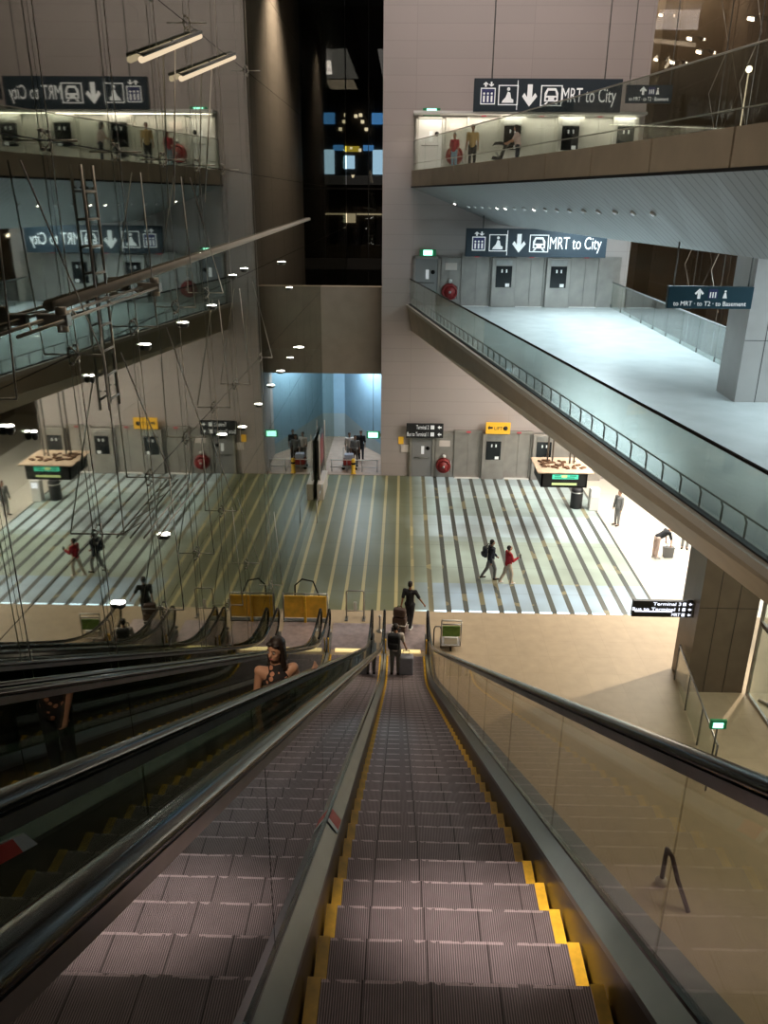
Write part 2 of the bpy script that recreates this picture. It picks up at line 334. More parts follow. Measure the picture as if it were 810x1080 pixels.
    def build(s, name, mats, parent=None, kind=None):
        if not isinstance(mats, (list, tuple)): mats = [mats]
        off = ORI.get(parent.name, Vector()) if parent else Vector()
        me = bpy.data.meshes.new(name); me.from_pydata([tuple(p - off) for p in s.v], [], s.f)
        for k in mats: me.materials.append(M_[k] if isinstance(k, str) else k)
        me.polygons.foreach_set('material_index', s.mi); me.polygons.foreach_set('use_smooth', s.sm)
        bm = bmesh.new(); bm.from_mesh(me); bmesh.ops.recalc_face_normals(bm, faces=bm.faces[:]); bm.to_mesh(me); bm.free()
        me.update()
        o = bpy.data.objects.new(name, me); COL.objects.link(o)
        if parent: o.parent = parent; ORI[o.name] = off.copy()
        if kind: o['kind'] = kind
        return o
ORI = {}
ORD = 'first second third fourth fifth sixth seventh eighth ninth tenth eleventh twelfth thirteenth fourteenth fifteenth sixteenth seventeenth eighteenth nineteenth twentieth twenty-first'.split()
def ray_onx(px, py, X):
    r = Rm @ Vector((px - 405, py - 540, 845)); k = X / r.x; return Vector((X, r.y * k, Z0 + r.z * k))
def thing(name, label, cat, loc=(0, 0, 0), group=None):
    o = bpy.data.objects.new(name, None); COL.objects.link(o); o.location = loc; o.empty_display_size = 0.2
    o['label'] = label; o['category'] = cat
    if group: o['group'] = group
    ORI[o.name] = Vector(loc); return o
def tag(o, label, cat, group=None, kind=None):
    o['label'] = label; o['category'] = cat
    if group: o['group'] = group
    if kind: o['kind'] = kind
    return o
def struct(o, label=None, cat=None):
    o['kind'] = 'structure'
    if label: o['label'] = label
    if cat: o['category'] = cat
    return o
def copy_tree(o, parent=None):
    c = o.copy(); COL.objects.link(c)
    if parent: c.parent = parent
    for ch in list(o.children): copy_tree(ch, c)
    return c

def text_part(name, body, parent, p0, right, up, size, m, align='LEFT', fit=None):
    """lettering as a thin solid mesh, drawn in the plane right/up at world point p0"""
    cu = bpy.data.curves.new(name, 'FONT'); cu.body = body; cu.size = size; cu.extrude = 0.006; cu.align_x = align; cu.resolution_u = 3
    t = bpy.data.objects.new('tmp', cu); COL.objects.link(t)
    dg = bpy.context.evaluated_depsgraph_get(); me = bpy.data.meshes.new_from_object(t.evaluated_get(dg))
    right, up = Vector(right).normalized(), Vector(up).normalized(); n = right.cross(up)
    if fit:
        wd = max(v.co.x for v in me.vertices) - min(v.co.x for v in me.vertices)
        for v in me.vertices: v.co.x *= fit / wd
    off = ORI.get(parent.name, Vector())
    for v in me.vertices: v.co = Vector(p0) + right * v.co.x + up * v.co.y + n * v.co.z - off
    bpy.data.objects.remove(t); bpy.data.curves.remove(cu)
    me.name = name; me.materials.clear(); me.materials.append(M_[m])
    o = bpy.data.objects.new(name, me); COL.objects.link(o); o.parent = parent; ORI[o.name] = off.copy()
    return o

# ------------------------------------------------------------------ the setting
WY = 37.2          # back wall
GX = -3.80         # glass facade
WL, WR = -0.97, 9.92
struct(MB().box(GX - 6, 17, -6, 23.36, -0.3, 0.0).build('floor_stone', 'stone'), 'beige stone landing at the foot of the escalators', 'floor')
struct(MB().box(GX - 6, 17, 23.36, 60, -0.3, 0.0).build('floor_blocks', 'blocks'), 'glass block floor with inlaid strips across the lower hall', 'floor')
struct(MB().box(GX - .02, -0.97, 37.2, 43.9, 0, 0.012).build('floor_passage', 'passage_stone'), 'brown stone floor of the hoarded passage', 'floor')
struct(MB().box(GX - 6, 17, -6, 62, 24.6, 24.9).build('ceiling', 'dark_wall'), 'dark hall ceiling high above', 'ceiling')
# back wall is one deep block; its flank faces the glass facade
struct(MB().box(WL, WR, WY, 56, 0, 24.6).build('wall_back', 'wall'), 'pinkish grey coursed end wall with the lift lobbies', 'wall')
# bulkhead over the hoarded passage
struct(MB().box(GX, WL, WY + 0.7, WY + 1.3, 4.85, 8.85).build('wall_bulkhead', 'brown_wall'), 'brown panelled wall above the blue hoarded passage', 'wall')
# hoarding in the passage
hb = MB().box(GX - 4.5, GX + 0.62, 44.0, 44.2, 1.35, 4.9, 0).box(GX - 4.5, GX + 0.62, 44.0, 44.2, 0, 1.35, 1)
hb.add([(GX + 0.62, 44.0, 1.35), (WL, 40.4, 0.55), (WL, 40.4, 4.9), (GX + 0.62, 44.0, 4.9), (GX + 0.62, 44.2, 1.35), (WL, 40.6, 0.55), (WL, 40.6, 4.9), (GX + 0.62, 44.2, 4.9)],
       [(0, 1, 2, 3), (4, 7, 6, 5), (0, 4, 5, 1), (3, 2, 6, 7)], 0)
hb.add([(GX + 0.62, 44.0, 0), (WL, 40.4, 0), (WL, 40.4, 0.55), (GX + 0.62, 44.0, 1.35), (GX + 0.62, 44.2, 0), (WL, 40.6, 0), (WL, 40.6, 0.55), (GX + 0.62, 44.2, 1.35)],
       [(0, 1, 2, 3), (4, 7, 6, 5), (0, 4, 5, 1), (3, 2, 6, 7)], 1)
struct(hb.build('wall_hoarding', ['hoarding', 'hoard_low']), 'blue painted hoarding at the back of the passage', 'wall')
struct(MB().box(GX, WL, WY + 1.3, 44.2, 4.85, 5.05).build('ceiling_passage', 'hoard_low'), 'low ceiling of the hoarded passage', 'ceiling')

# facade glass: panes with open joints
fg = MB()
zj = [0.0] + [1.9 + 2.25 * i for i in range(11)]
y0 = -4.0; yj = []
while y0 < 57: yj.append(y0); y0 += 2.2
for a, b in zip(yj, yj[1:]):
    for c, d in zip(zj, zj[1:]):
        fg.box(GX - 0.012, GX, a + 0.006, b - 0.006, c + 0.006, min(d, 24.6) - 0.006)
struct(fg.build('window_1', 'glass_facade'), 'tall glass facade mirroring the hall', 'window')
struct(MB().box(GX - 14, GX - 13.8, -6, 60, 0, 24).build('wall_left', 'dark_wall'), 'dark night exterior beyond the glass facade', 'wall')
# end glazing of the slot between facade and end wall
eg = MB()
for a, b in ((GX, GX + 1.42), (GX + 1.44, WL)):
    for c, d in ((8.9, 13.2), (13.25, 24.5)): eg.box(a + 0.01, b - 0.01, 56.0, 56.03, c, d)
struct(eg.build('window_2', 'glass_dark'), 'dark glazing at the end of the slot beside the facade', 'window')
struct(MB().box(GX + 1.41, GX + 1.45, 55.98, 56.06, 0, 24.6).box(GX, WL, 55.96, 56.08, 13.18, 13.27).box(GX, WL, 55.9, 56.1, 8.2, 8.9).build('trim_1', 'black_matt'), 'dark mullions of the slot glazing', 'trim')
# right-hand glazed side, dark at night
RX = 13.2
rg = MB()
for a, b in zip(yj, yj[1:]):
    if a < 6: continue
    for c, d in zip(zj, zj[1:]): rg.box(RX, RX + 0.012, a + 0.006, b - 0.006, c + 0.006, min(d, 24.6) - 0.006)
struct(rg.build('window_3', 'glass_side'), 'dark glass side of the hall behind the bridges', 'window')
struct(MB().box(RX + 3.2, RX + 3.4, 4, 60, 0, 24).build('wall_right', 'brown_wall'), 'brown wall beyond the far glazing, in place of its reflections', 'wall')  # brown put in for the interior reflected in the far glazing
eg = MB().box(WR, RX, 45, 45.03, 0, 24.6)
struct(eg.build('window_4', 'glass_side'), 'dark glazing beside the end wall', 'window')
struct(MB().box(WR, RX + 3.2, 48, 48.2, 0, 24).build('wall_outer', 'brown_wall'), 'brown wall behind the side glazing, toned as its reflections', 'wall')  # its brown also stands in for reflections in the glass

# ------------------------------------------------------------------ escalators
XC = (0.24, -1.43, -2.99)
def zN(Y):
    a = 11.09 - 0.57735 * Y; k = 0.42
    q = a / k
    return a if q > 30 else k * math.log(1 + math.exp(q))
HW = 0.57
def frange(a, b, d):
    out = []; 
    while a < b - 1e-6: out.append(a); a += d
    return out + [b]
path_s = frange(-1.2, 20.9, 0.35)
HR = 1.115
def esc_rail_path():
    p = [(Y, zN(Y) + HR) for Y in frange(-1.2, 21.2, 0.3)]
    zc = zN(21.2) + HR - 0.33
    for i in range(1, 13):
        a = PI / 2 - PI * i / 12; p.append((21.2 + 0.33 * math.cos(a), zc + 0.33 * math.sin(a)))
    p += [(20.9, zc - 0.33), (20.6, zc - 0.30)]
    return p
def build_escalator():
    root = thing('escalator', '', 'escalator', (XC[0], 20.8, 0)); x = XC[0]
    # steps
    sm = MB().box(-HW + 0.055, HW - 0.055, -0.362, 0, -0.03, 0).box(-HW + 0.01, HW - 0.01, -0.36, -0.012, -0.26, -0.03)
    proto = None
    n0 = -9; k = 0
    for n in range(n0, 60):
        Y = 2.20 + 0.365 * n
        if Y > 20.72: break
        loc = Vector((0, Y - 20.8, zN(Y)))
        if proto is None:
            proto = sm.build('step', 'tread'); proto.parent = root; ORI[proto.name] = Vector(); proto.location = loc
            sos = []
            for sx in (-1, 1):
                a, b = sorted((sx * (HW - 0.058), sx * (HW - 0.006)))
                so = MB().box(a, b, -0.364, 0.004, -0.03, 0.006).build('demarcation_strip', 'yellow', proto); so['label'] = 'yellow edge strip'; sos.append(so)
        else:
            c = proto.copy(); COL.objects.link(c); c.parent = root; c.location = loc
            for so in sos:
                d = so.copy(); COL.objects.link(d); d.parent = c
    for s in (-1, 1):
        xs = x + s * HW
        # skirt panel beside the steps
        MB().sweepx([(Y, zN(Y)) for Y in path_s], [(s * 0.004, -0.22), (s * 0.004, 0.15), (s * 0.02, 0.15), (s * 0.02, -0.22)], xs).build('skirt_panel', 'skirt', root)
        # inner deck profile, sloping up to the glass, with black glazing gasket
        MB().sweepx([(Y, zN(Y)) for Y in path_s], [(s * 0.0, 0.12), (s * 0.0, 0.15), (s * 0.062, 0.225), (s * 0.066, 0.12)], xs).build('inner_deck', 'deck', root)
        MB().sweepx([(Y, zN(Y)) for Y in path_s], [(s * 0.062, 0.12), (s * 0.062, 0.24), (s * 0.095, 0.24), (s * 0.095, 0.12)], xs).build('glazing_gasket', 'black', root)
        # outer deck and side cladding
        MB().sweepx([(Y, zN(Y)) for Y in path_s], [(s * 0.095, 0.10), (s * 0.095, 0.20), (s * 0.225, 0.20), (s * 0.225, 0.10)], xs).build('outer_deck', 'steel_dark', root)
        MB().sweepx([(Y, zN(Y)) for Y in path_s], [(s * 0.20, -0.9), (s * 0.20, 0.11), (s * 0.225, 0.11), (s * 0.225, -0.9)], xs).build('side_cladding', 'steel_dark', root)
        # glass balustrade, panel by panel
        ys = frange(-1.2, 21.2, 1.6)
        for a, b in zip(ys, ys[1:]):
            seg = frange(a + 0.006, b - 0.006, 0.26); g = MB(); xg = xs + s * 0.078
            lo = [(Y, zN(Y) + 0.24) for Y in seg]; hi = [(Y, zN(Y) + HR - 0.02) for Y in seg]
            if b > 21.1:
                lo += [(21.28, 0.26), (21.46, 0.5), (21.50, 0.75)]; hi += [(21.28, 1.06), (21.42, 0.98), (21.5, 0.78)]
            n = len(lo); vs = [(xg - 0.006, *p) for p in lo] + [(xg - 0.006, *p) for p in hi] + [(xg + 0.006, *p) for p in lo] + [(xg + 0.006, *p) for p in hi]
            fs = []
            for i in range(n - 1):
                fs += [(i, i + 1, n + i + 1, n + i), (2 * n + i, 3 * n + i, 3 * n + i + 1, 2 * n + i + 1), (i, 2 * n + i, 2 * n + i + 1, i + 1), (n + i, n + i + 1, 3 * n + i + 1, 3 * n + i)]
            fs += [(0, n, 3 * n, 2 * n), (n - 1, 3 * n - 1, 4 * n - 1, 2 * n - 1)]
            g.add(vs, fs); g.build('glass_panel', 'glass_esc' if s > 0 else 'glass_esc_mirror', root)
        prof = [(0.036 * math.cos(a), 0.022 * math.sin(a)) for a in [2 * PI * j / 12 for j in range(12)]]
        MB().sweepx(esc_rail_path(), prof, xs + s * 0.078, smooth=True).build('handrail', 'black', root)
        MB().sweepx([(p[0], p[1]) for p in esc_rail_path()[:-14]], [(-0.016, -0.062), (-0.024, -0.022), (0.024, -0.022), (0.016, -0.062)], xs + s * 0.078).build('handrail_guide', 'steel', root)
        # newel base and yellow guard
        MB().rbox(xs + s * 0.078 - 0.07, xs + s * 0.078 + 0.07, 20.55, 21.45, 0.0, 0.27, 0.03).build('newel_base', 'steel_dark', root)
        g = MB().rbox(xs - 0.018 + s * 0.02, xs + 0.018 + s * 0.02, 20.25, 20.33, 0.1, 0.72, 0.008).build('guard_post', 'yellow', root); g['label'] = 'yellow guard upright at handrail inlet'
    MB().box(x - 0.44, x + 0.44, 20.73, 20.86, -0.01, 0.05).build('comb_plate', 'comb', root)['label'] = 'glowing yellow comb plate'
    MB().box(x - HW - 0.05, x + HW + 0.05, 20.86, 22.45, 0.0, 0.02).build('landing_plate', 'plate', root)
    return root
E1 = build_escalator(); E1['label'] = 'ribbed descending escalator with yellow step edges nearest the camera'
def regloss(root):
    for o in root.children:
        if o.name.startswith('glass_panel'): o.material_slots[0].link = 'OBJECT'; o.material_slots[0].material = M_['glass_esc_dim']
E2 = copy_tree(E1); regloss(E2); E2.location.x = XC[1]; E2['label'] = 'middle escalator carrying the woman in the floral top'
E3 = copy_tree(E1); regloss(E3); E3.location.x = XC[2]; E3['label'] = 'escalator running along the glass facade, amber barrier at its foot'
for e in (E1, E2, E3): e['group'] = 'parallel escalators down to the lower hall'
def add_sticker(root, xs, s, Y, n0=0.16):
    """red caution label lying on the sloping inner deck"""
    t = Vector((0, 1, -0.57735)).normalized(); nn = Vector((0, t.z * -1, t.y)); 
    a = Vector((s * 0.062, 0, 0)) + nn * 0.075
    c = Vector((xs, Y, zN(Y))) + nn * 0.153 + a * 0.05 + nn * 0.003
    u = a * 0.9; L = 0.26
    vs = [c, c + t * L, c + t * L + u, c + u]; d = nn * 0.003
    mb = MB().add(vs + [v + d for v in vs], [(0, 1, 2, 3), (4, 5, 6, 7), (0, 1, 5, 4), (1, 2, 6, 5), (2, 3, 7, 6), (3, 0, 4, 7)], 0)
    w = [c - t * 0.08 + d, c + d, c + u + d, c + u - t * 0.08 + d]
    mb.add(w + [v + d for v in w], [(0, 1, 2, 3), (4, 5, 6, 7), (0, 1, 5, 4), (1, 2, 6, 5), (2, 3, 7, 6), (3, 0, 4, 7)], 1)
    off = ORI['escalator']
    o = mb.build('caution_sticker', ['sticker', 'white']); o.parent = root
    dx = Vector((root.location.x, off.y, 0))
    for v in o.data.vertices: v.co -= dx
    o['label'] = 'red and white caution sticker'
add_sticker(E1, XC[0] - HW, -1, 3.62); 
def glass_sticker(root, pts, X):
    q = [ray_onx(px, py, X) for px, py in pts]; d = Vector((.004, 0, 0)); w = [q[0].lerp(q[1], .72), q[1], q[2], q[3].lerp(q[2], .72)]
    m = MB()
    for vs, k in ((([q[0], w[0], w[3], q[3]]), 0), (w, 1)): m.add(vs + [v + d for v in vs], [(0, 1, 2, 3), (4, 5, 6, 7), (0, 1, 5, 4), (1, 2, 6, 5), (2, 3, 7, 6), (3, 0, 4, 7)], k)
    o = m.build('caution_sticker', ['sticker', 'white']); o.parent = root
    for v in o.data.vertices: v.co -= Vector(root.location)
    o['label'] = 'red and white caution sticker'
glass_sticker(E2, ((-24, 903), (24, 879), (38, 890), (-24, 924)), XC[1] + HW + .078 + .008)

# ------------------------------------------------------------------ bridges
def A_mid(Y): return 6.417 - 0.1675 * Y
def B_mid(Y): return 0.38 + 0.194 * (WY - Y) + 0.02
MID, UP = 8.15, 13.75
def rail_run(parent, A, z, ys, h, post=None, top='steel', xoff=0.0, mat_g='glass_rail', rr=.032):
    for a, b in zip(ys, ys[1:]):
        pa, pb = Vector((A(a) + xoff, a, z)), Vector((A(b) + xoff, b, z)); d = (pb - pa).normalized(); n = Vector((-d.y, d.x, 0)) * 0.008
        pa += d * 0.008; pb -= d * 0.008
        vs = [pa - n, pb - n, pb + n, pa + n]; up = Vector((0, 0, h - 0.02))
        MB().add(vs + [v + up for v in vs], [(0, 1, 2, 3), (4, 5, 6, 7), (0, 1, 5, 4), (1, 2, 6, 5), (2, 3, 7, 6), (3, 0, 4, 7)]).build('glass_panel', mat_g, parent)
    MB().tube([(A(y) + xoff, y, z + h) for y in ys], rr, 8).build('handrail', top, parent)
mid = thing('footbridge', 'middle storey footbridge with pale floor and glass balustrade, beside the lower lift hall', 'bridge', (6.0, 20.0, MID))
ysm = frange(4.0, WY - 0.05, 1.66)
NB = 4.0
MB().add([(A_mid(NB), NB, MID - 0.05), (9.6, NB, MID - 0.05), (9.6, WY, MID - 0.05), (A_mid(WY) + 0.1, WY, MID - 0.05),
          (A_mid(NB), NB, MID), (9.6, NB, MID), (9.6, WY, MID), (A_mid(WY) + 0.1, WY, MID)],
         [(0, 1, 2, 3), (4, 5, 6, 7), (0, 1, 5, 4), (1, 2, 6, 5), (2, 3, 7, 6), (3, 0, 4, 7)]).build('deck', 'deck_floor', mid)
MB().add([(A_mid(NB) + .02, NB, MID - 0.05), (B_mid(NB), NB, 7.0), (9.5, NB, 7.0), (9.6, NB, MID - 0.05),
          (A_mid(WY) + .02, WY, MID - 0.05), (B_mid(WY), WY, 7.0), (9.5, WY, 7.0), (9.6, WY, MID - 0.05)],
         [(0, 1, 2, 3), (4, 7, 6, 5), (0, 4, 5, 1), (1, 5, 6, 2), (2, 6, 7, 3)]).build('fascia', 'fascia', mid)['label'] = 'bronze brown sloping fascia'
def strip_along(A, ys, x0, x1, z0, z1):
    m = MB(); n = len(ys); vs = []
    for y in ys: vs += [(A(y) + x0, y, z0), (A(y) + x1, y, z0), (A(y) + x1, y, z1), (A(y) + x0, y, z1)]
    fs = [(i * 4 + j, i * 4 + (j + 1) % 4, i * 4 + 4 + (j + 1) % 4, i * 4 + 4 + j) for i in range(n - 1) for j in range(4)] + [(0, 1, 2, 3), (n * 4 - 4, n * 4 - 3, n * 4 - 2, n * 4 - 1)]
    return m.add(vs, fs)
strip_along(A_mid, ysm, -0.06, 0.05, MID - 0.10, MID + 0.03).build('kerb', 'kerb', mid)
strip_along(A_mid, ysm, 0.05, 0.16, MID - 0.02, MID + 0.06).build('channel', 'black_matt', mid)
rail_run(mid, A_mid, MID + 0.06, ysm, 1.08, top='black', xoff=0.105)
MB().tube([(A_mid(y) + 0.19, y, MID + 0.36) for y in ysm], 0.016, 6).build('low_rail', 'steel_dark', mid)
y = 4.3
while y < WY - 0.3:
    a = A_mid(y) + 0.19
    MB().tube([(a, y, MID), (a, y, MID + 0.28), (a - 0.02, y + 0.04, MID + 0.36)], 0.016, 6).build('bracket', 'steel_dark', mid); y += 0.62
ysf = frange(22.6, WY - 0.05, 1.6)
rail_run(mid, lambda Y: 9.32, MID, ysf, 1.08, top='steel_dark')
for y in ysf: MB().box(9.30, 9.34, y - 0.02, y + 0.02, MID, MID + 0.14).build('clamp', 'steel_dark', mid)

def A_up(Y): return 0.27 + 0.262 * (WY - Y) - 0.0016 * (WY - Y) ** 2
def B_up(Y): return 4.15 + 0.118 * (WY - Y) + max(0.0, 15.0 - Y) * 0.15
up = thing('footbridge', 'upper storey footbridge with brown panelled edge and pale strip soffit', 'bridge', (8.0, 26.0, UP))
ysu = frange(10.0, WY - 0.02, 1.7)
UB = 13.13
d = MB(); n = len(ysu)
vs = []
for y in ysu: vs += [(A_up(y) + 0.06, y, UP - 0.1), (12.9, y, UP - 0.1), (12.9, y, UP - 0.03), (A_up(y) + 0.06, y, UP - 0.03)]
fs = [(i * 4 + j, i * 4 + (j + 1) % 4, i * 4 + 4 + (j + 1) % 4, i * 4 + 4 + j) for i in range(n - 1) for j in range(4)] + [(0, 1, 2, 3), (n * 4 - 4, n * 4 - 3, n * 4 - 2, n * 4 - 1)]
d.add(vs, fs).build('deck', 'deck_floor', up)
# edge panels with open seams
pan = MB(); ypan = [10.0, 11.8, 14.6, 17.4, 20.2, 23.0, 25.8, 28.6, 31.4, 34.2, WY - 0.02]
for a, b in zip(ypan, ypan[1:]):
    sub = [a + 0.03] + [a + (b - a) * i / 4 for i in (1, 2, 3)] + [b - 0.03]
    q = strip_along(A_up, sub, 0.0, 0.05, UB, UP); pan.add(q.v, q.f)
pan.build('edge_panels', 'fascia', up)['label'] = 'brown edge panels'
strip_along(A_up, ysu, 0.035, 0.09, UB, UP).build('panel_backing', 'white', up)
strip_along(A_up, ysu, -0.02, 0.10, UB - 0.06, UB).build('drip_edge', 'black_matt', up)
# hull-shaped soffit down to the lower lip
so = MB(); Aq = []; Bq = []; Cq = []
for y in ysu:
    bxx = min(B_up(y), 12.6); zz = 11.62
    Aq.append((A_up(y) + 0.03, y, UB - 0.05)); Bq.append((bxx, y, zz)); Cq.append((min(bxx + 0.25, 12.8), y, zz + 0.02))
so.loftquads(Aq, Bq).loftquads(Bq, Cq)
off = [Vector(p) + Vector((0.1, 0, 0.12)) for p in Aq], [Vector(p) + Vector((0.1, 0, 0.14)) for p in Bq]
so.loftquads(off[0], off[1])
so.build('soffit', 'soffit', up)
MB().loftquads(Cq, [(p[0] + 0.05, p[1], 11.95) for p in Cq]).loftquads([(p[0] + 0.05, p[1], 11.95) for p in Cq], [(13.0, p[1], 11.95) for p in Cq]).build('ceiling_recess', 'soffit', up)
rail_run(up, A_up, UP - 0.03, ysu, 1.2, top='rod', xoff=0.07, rr=.016)
MB().tube([(A_up(y) + .12, y, UP + .28) for y in ysu], .014, 6).build('low_rail', 'rod', up)
# downlights set along the sloping soffit
def soff_pt(y, f):
    a = Vector((A_up(y) + 0.03, y, UB - 0.05)); b = Vector((min(B_up(y), 12.6), y, 11.62)); return a.lerp(b, f)
dl = []
for i, y in enumerate([36.2 - 1.02 * k for k in range(18)]):
    p = soff_pt(y, 0.5 if i else 0.42); dirn = Vector((-0.5, 0, -0.86))
    t = thing('soffit_downlight', 'small recessed downlight in the pale soffit of the upper footbridge', 'downlight', p, 'downlights along the upper soffit')
    MB().disc(p - dirn * 0.02, 0.075, dirn, 0.05, 14).build('trim_ring', 'white', t)
    bright = i in (0, 5, 6, 9)
    MB().disc(p + dirn * 0.02, 0.05, dirn, 0.025, 12).build('lens', 'lamp' if bright else 'lens_dim', t)
    t['label'] = ('bright' if bright else 'dim') + ' downlight, %s from the end wall along the upper footbridge soffit' % ORD[i]
    t['group'] = 'lit downlights along the upper soffit' if bright else 'dim downlights along the upper soffit'

# columns
struct(MB().box(7.95, 9.5, 19.0, 20.2, 0, 7.0).build('wall_pier_base', 'pier_shade'), 'column below the middle footbridge, its shade coloured dark brown', 'column')
cb = MB().box(7.95, 9.5, 19.0, 20.2, MID, 11.94)
struct(cb.build('wall_pier', 'column'), 'broad clad column carrying both footbridges', 'column')
cj = MB()
for xx in (8.42, 8.95): cj.box(xx, xx + 0.012, 18.993, 19.0, 0, 11.9)
for zz in (2.6, 5.2, 9.6): cj.box(7.95, 9.5, 18.994, 19.0, zz, zz + 0.012)
struct(cj.build('trim_2', 'black_matt'), 'dark joints of the column cladding', 'trim')

# ------------------------------------------------------------------ lift lobbies on the end wall
LX = [3.22, 5.62, 8.02]          # lift doorways
PXX = [4.42, 6.82]               # call-point piers
def lobby(z, zh, lev, tone):
    """stainless portal, doors, piers, exit door and hose reel of one storey"""
    s = MB().box(0.36, 9.6, WY - 0.03, WY, z, z + zh + 0.06)
    struct(s.build('trim_%d' % (3 + lev), tone), 'metal lining around the lift doors', 'trim')
    names = ['lower hall', 'middle storey', 'upper storey'][lev]
    pos = ['first', 'middle', 'last']
    for i, xc in enumerate(LX):
        t = thing('lift_door', '%s pair of steel lift doors on the %s, counting from the exit door' % (pos[i], names), 'lift door', (xc, WY - 0.03, z), 'lift doors on the ' + names)
        MB().box(xc - 0.66, xc - 0.58, WY - 0.16, WY - 0.03, z, z + zh).box(xc + 0.58, xc + 0.66, WY - 0.16, WY - 0.03, z, z + zh).box(xc - 0.66, xc + 0.66, WY - 0.16, WY - 0.03, z + zh, z + zh + 0.12).build('door_frame', tone, t)
        for sx in (-1, 1):
            a, b = sorted((xc + sx * 0.005, xc + sx * 0.575)); MB().rbox(a, b, WY - 0.08, WY - 0.04, z + 0.01, z + zh - 0.005, 0.006).build('door_leaf', tone, t)
        MB().box(xc - 0.6, xc + 0.6, WY - 0.30, WY - 0.03, z, z + 0.015).build('sill', 'white', t)
        MB().rbox(xc - 0.10, xc + 0.10, WY - 0.19, WY - 0.16, z + zh + 0.01, z + zh + 0.09, 0.006).build('floor_indicator', 'lift_red', t)['label'] = 'small red floor indicator'
    for i, xc in enumerate(PXX + ([9.1] if lev != 1 else [])):
        t = thing('call_point_pier', 'display pier between the %s lift doors of the %s' % (['first and middle', 'middle and last', 'last'][i], names) if i < 2 else 'display pier beyond the last lift door of the ' + names, 'call point', (xc, WY - 0.2, z), 'lift call piers on the ' + names)
        MB().rbox(xc - 0.53, xc + 0.53, WY - 0.34, WY - 0.17, z, z + zh, 0.015).build('pier', tone, t)
        MB().rbox(xc - 0.35, xc + 0.35, WY - 0.36, WY - 0.33, z + zh - 0.30, z + zh - 0.08, 0.006).build('name_plate', 'white' if lev == 2 else 'steel', t)
        sc = MB().rbox(xc - 0.35, xc + 0.35, WY - 0.375, WY - 0.335, z + zh - 1.25, z + zh - 0.34, 0.01).build('display', 'screen', t)
        m = MB()
        for k in range(2): m.box(xc - 0.12 + k * 0.2, xc - 0.06 + k * 0.2, WY - 0.38, WY - 0.374, z + zh - 0.62, z + zh - 0.48)
        m.build('display_figures', 'letters', sc)
        MB().box(xc + 0.08, xc + 0.26, WY - 0.39, WY - 0.374, z + zh - 1.22, z + zh - 1.08).build('call_button', 'letters', t)
    # fire exit door
    t = thing('exit_door', 'plain grey fire exit door of the %s beside the hose reel' % names, 'door', (1.0, WY, z), 'fire exit doors')
    MB().box(0.42, 0.52, WY - 0.14, WY - 0.03, z, z + zh).box(1.52, 1.62, WY - 0.14, WY - 0.03, z, z + zh).box(0.42, 1.62, WY - 0.14, WY - 0.03, z + zh - 0.08, z + zh + 0.02).build('door_frame', tone, t)
    MB().rbox(0.53, 1.51, WY - 0.09, WY - 0.04, z + 0.01, z + zh - 0.09, 0.006).build('door_leaf', 'mid_grey' if lev < 2 else 'white', t)
    MB().rbox(0.98, 1.12, WY - 0.10, WY - 0.085, z + 1.15, z + 1.55, 0.004).build('notice', 'letters', t)['label'] = 'white notice'
    MB().disc((1.3, WY - 0.085, z + 1.45), 0.09, (0, -1, 0), 0.03).build('vision_port', 'black', t)
    MB().tube([(0.66, WY - 0.15, z + 1.0), (1.38, WY - 0.15, z + 1.0)], 0.02, 8).build('push_bar', 'steel_dark', t)
    # illuminated exit sign above it
    ex = 1.05
    t = thing('exit_sign', 'lit green exit sign over the fire exit door of the ' + names, 'exit sign', (ex, WY - 0.2, z + zh + 0.1), 'exit signs over the fire doors')
    MB().rbox(ex - 0.36, ex + 0.36, WY - 0.24, WY - 0.16, z + zh + 0.03, z + zh + 0.31, 0.01).build('housing', 'green_dim', t)
    MB().box(ex - 0.20, ex + 0.20, WY - 0.252, WY - 0.24, z + zh + 0.07, z + zh + 0.29).build('panel', 'green_lit', t)
    # hose reel in its panel
    t = thing('hose_reel', 'red fire hose reel in the steel bay of the ' + names, 'hose reel', (2.1, WY - 0.2, z), 'fire hose reels')
    MB().rbox(1.66, 2.54, WY - 0.10, WY - 0.03, z, z + zh - 0.02, 0.01).build('bay_panel', tone, t)
    MB().rbox(1.84, 2.36, WY - 0.115, WY - 0.095, z + 1.55, z + 1.85, 0.004).build('notice', 'paper', t)
    rc = Vector((2.06, WY - 0.12, z + 0.62))
    for zz in range(3):
        ring = [rc + Vector((0.30 * math.cos(a), -0.09 - 0.07 * zz, 0.30 * math.sin(a))) for a in [2 * PI * j / 20 for j in range(20)]]
        MB().tube(ring, 0.045, 8, closed=True).build('hose_coil', 'red', t)
    MB().disc(rc, 0.37, (0, -1, 0), 0.03, 24).disc(rc + Vector((0, -0.29, 0)), 0.24, (0, -1, 0), 0.03, 24).build('drum_plate', 'red', t)
    MB().disc(rc + Vector((0, -0.32, 0)), 0.06, (0, -1, 0), 0.04, 12).build('hub', 'steel', t)
    MB().tube([rc + Vector((0.32, -0.15, 0.28)), rc + Vector((0.36, -0.18, 0.02)), rc + Vector((0.34, -0.18, -0.3))], 0.03, 8).build('nozzle', 'steel', t)
    MB().disc(rc + Vector((0.02, -0.06, 0.47)), 0.09, (0, -1, 0), 0.06, 12).build('valve_wheel', 'white', t)
M_['lift_red'] = emat('lift_indicator_red', (1.0, 0.12, 0.14), 0.55)
M_['steel_lobby'] = mat('lobby_steel', (0.40, 0.37, 0.34), 0.38, 0.55, noise=0.12, nscale=2)
M_['steel_upper'] = mat('lobby_pale', (0.62, 0.60, 0.55), 0.45, 0.15, noise=0.08, nscale=2)
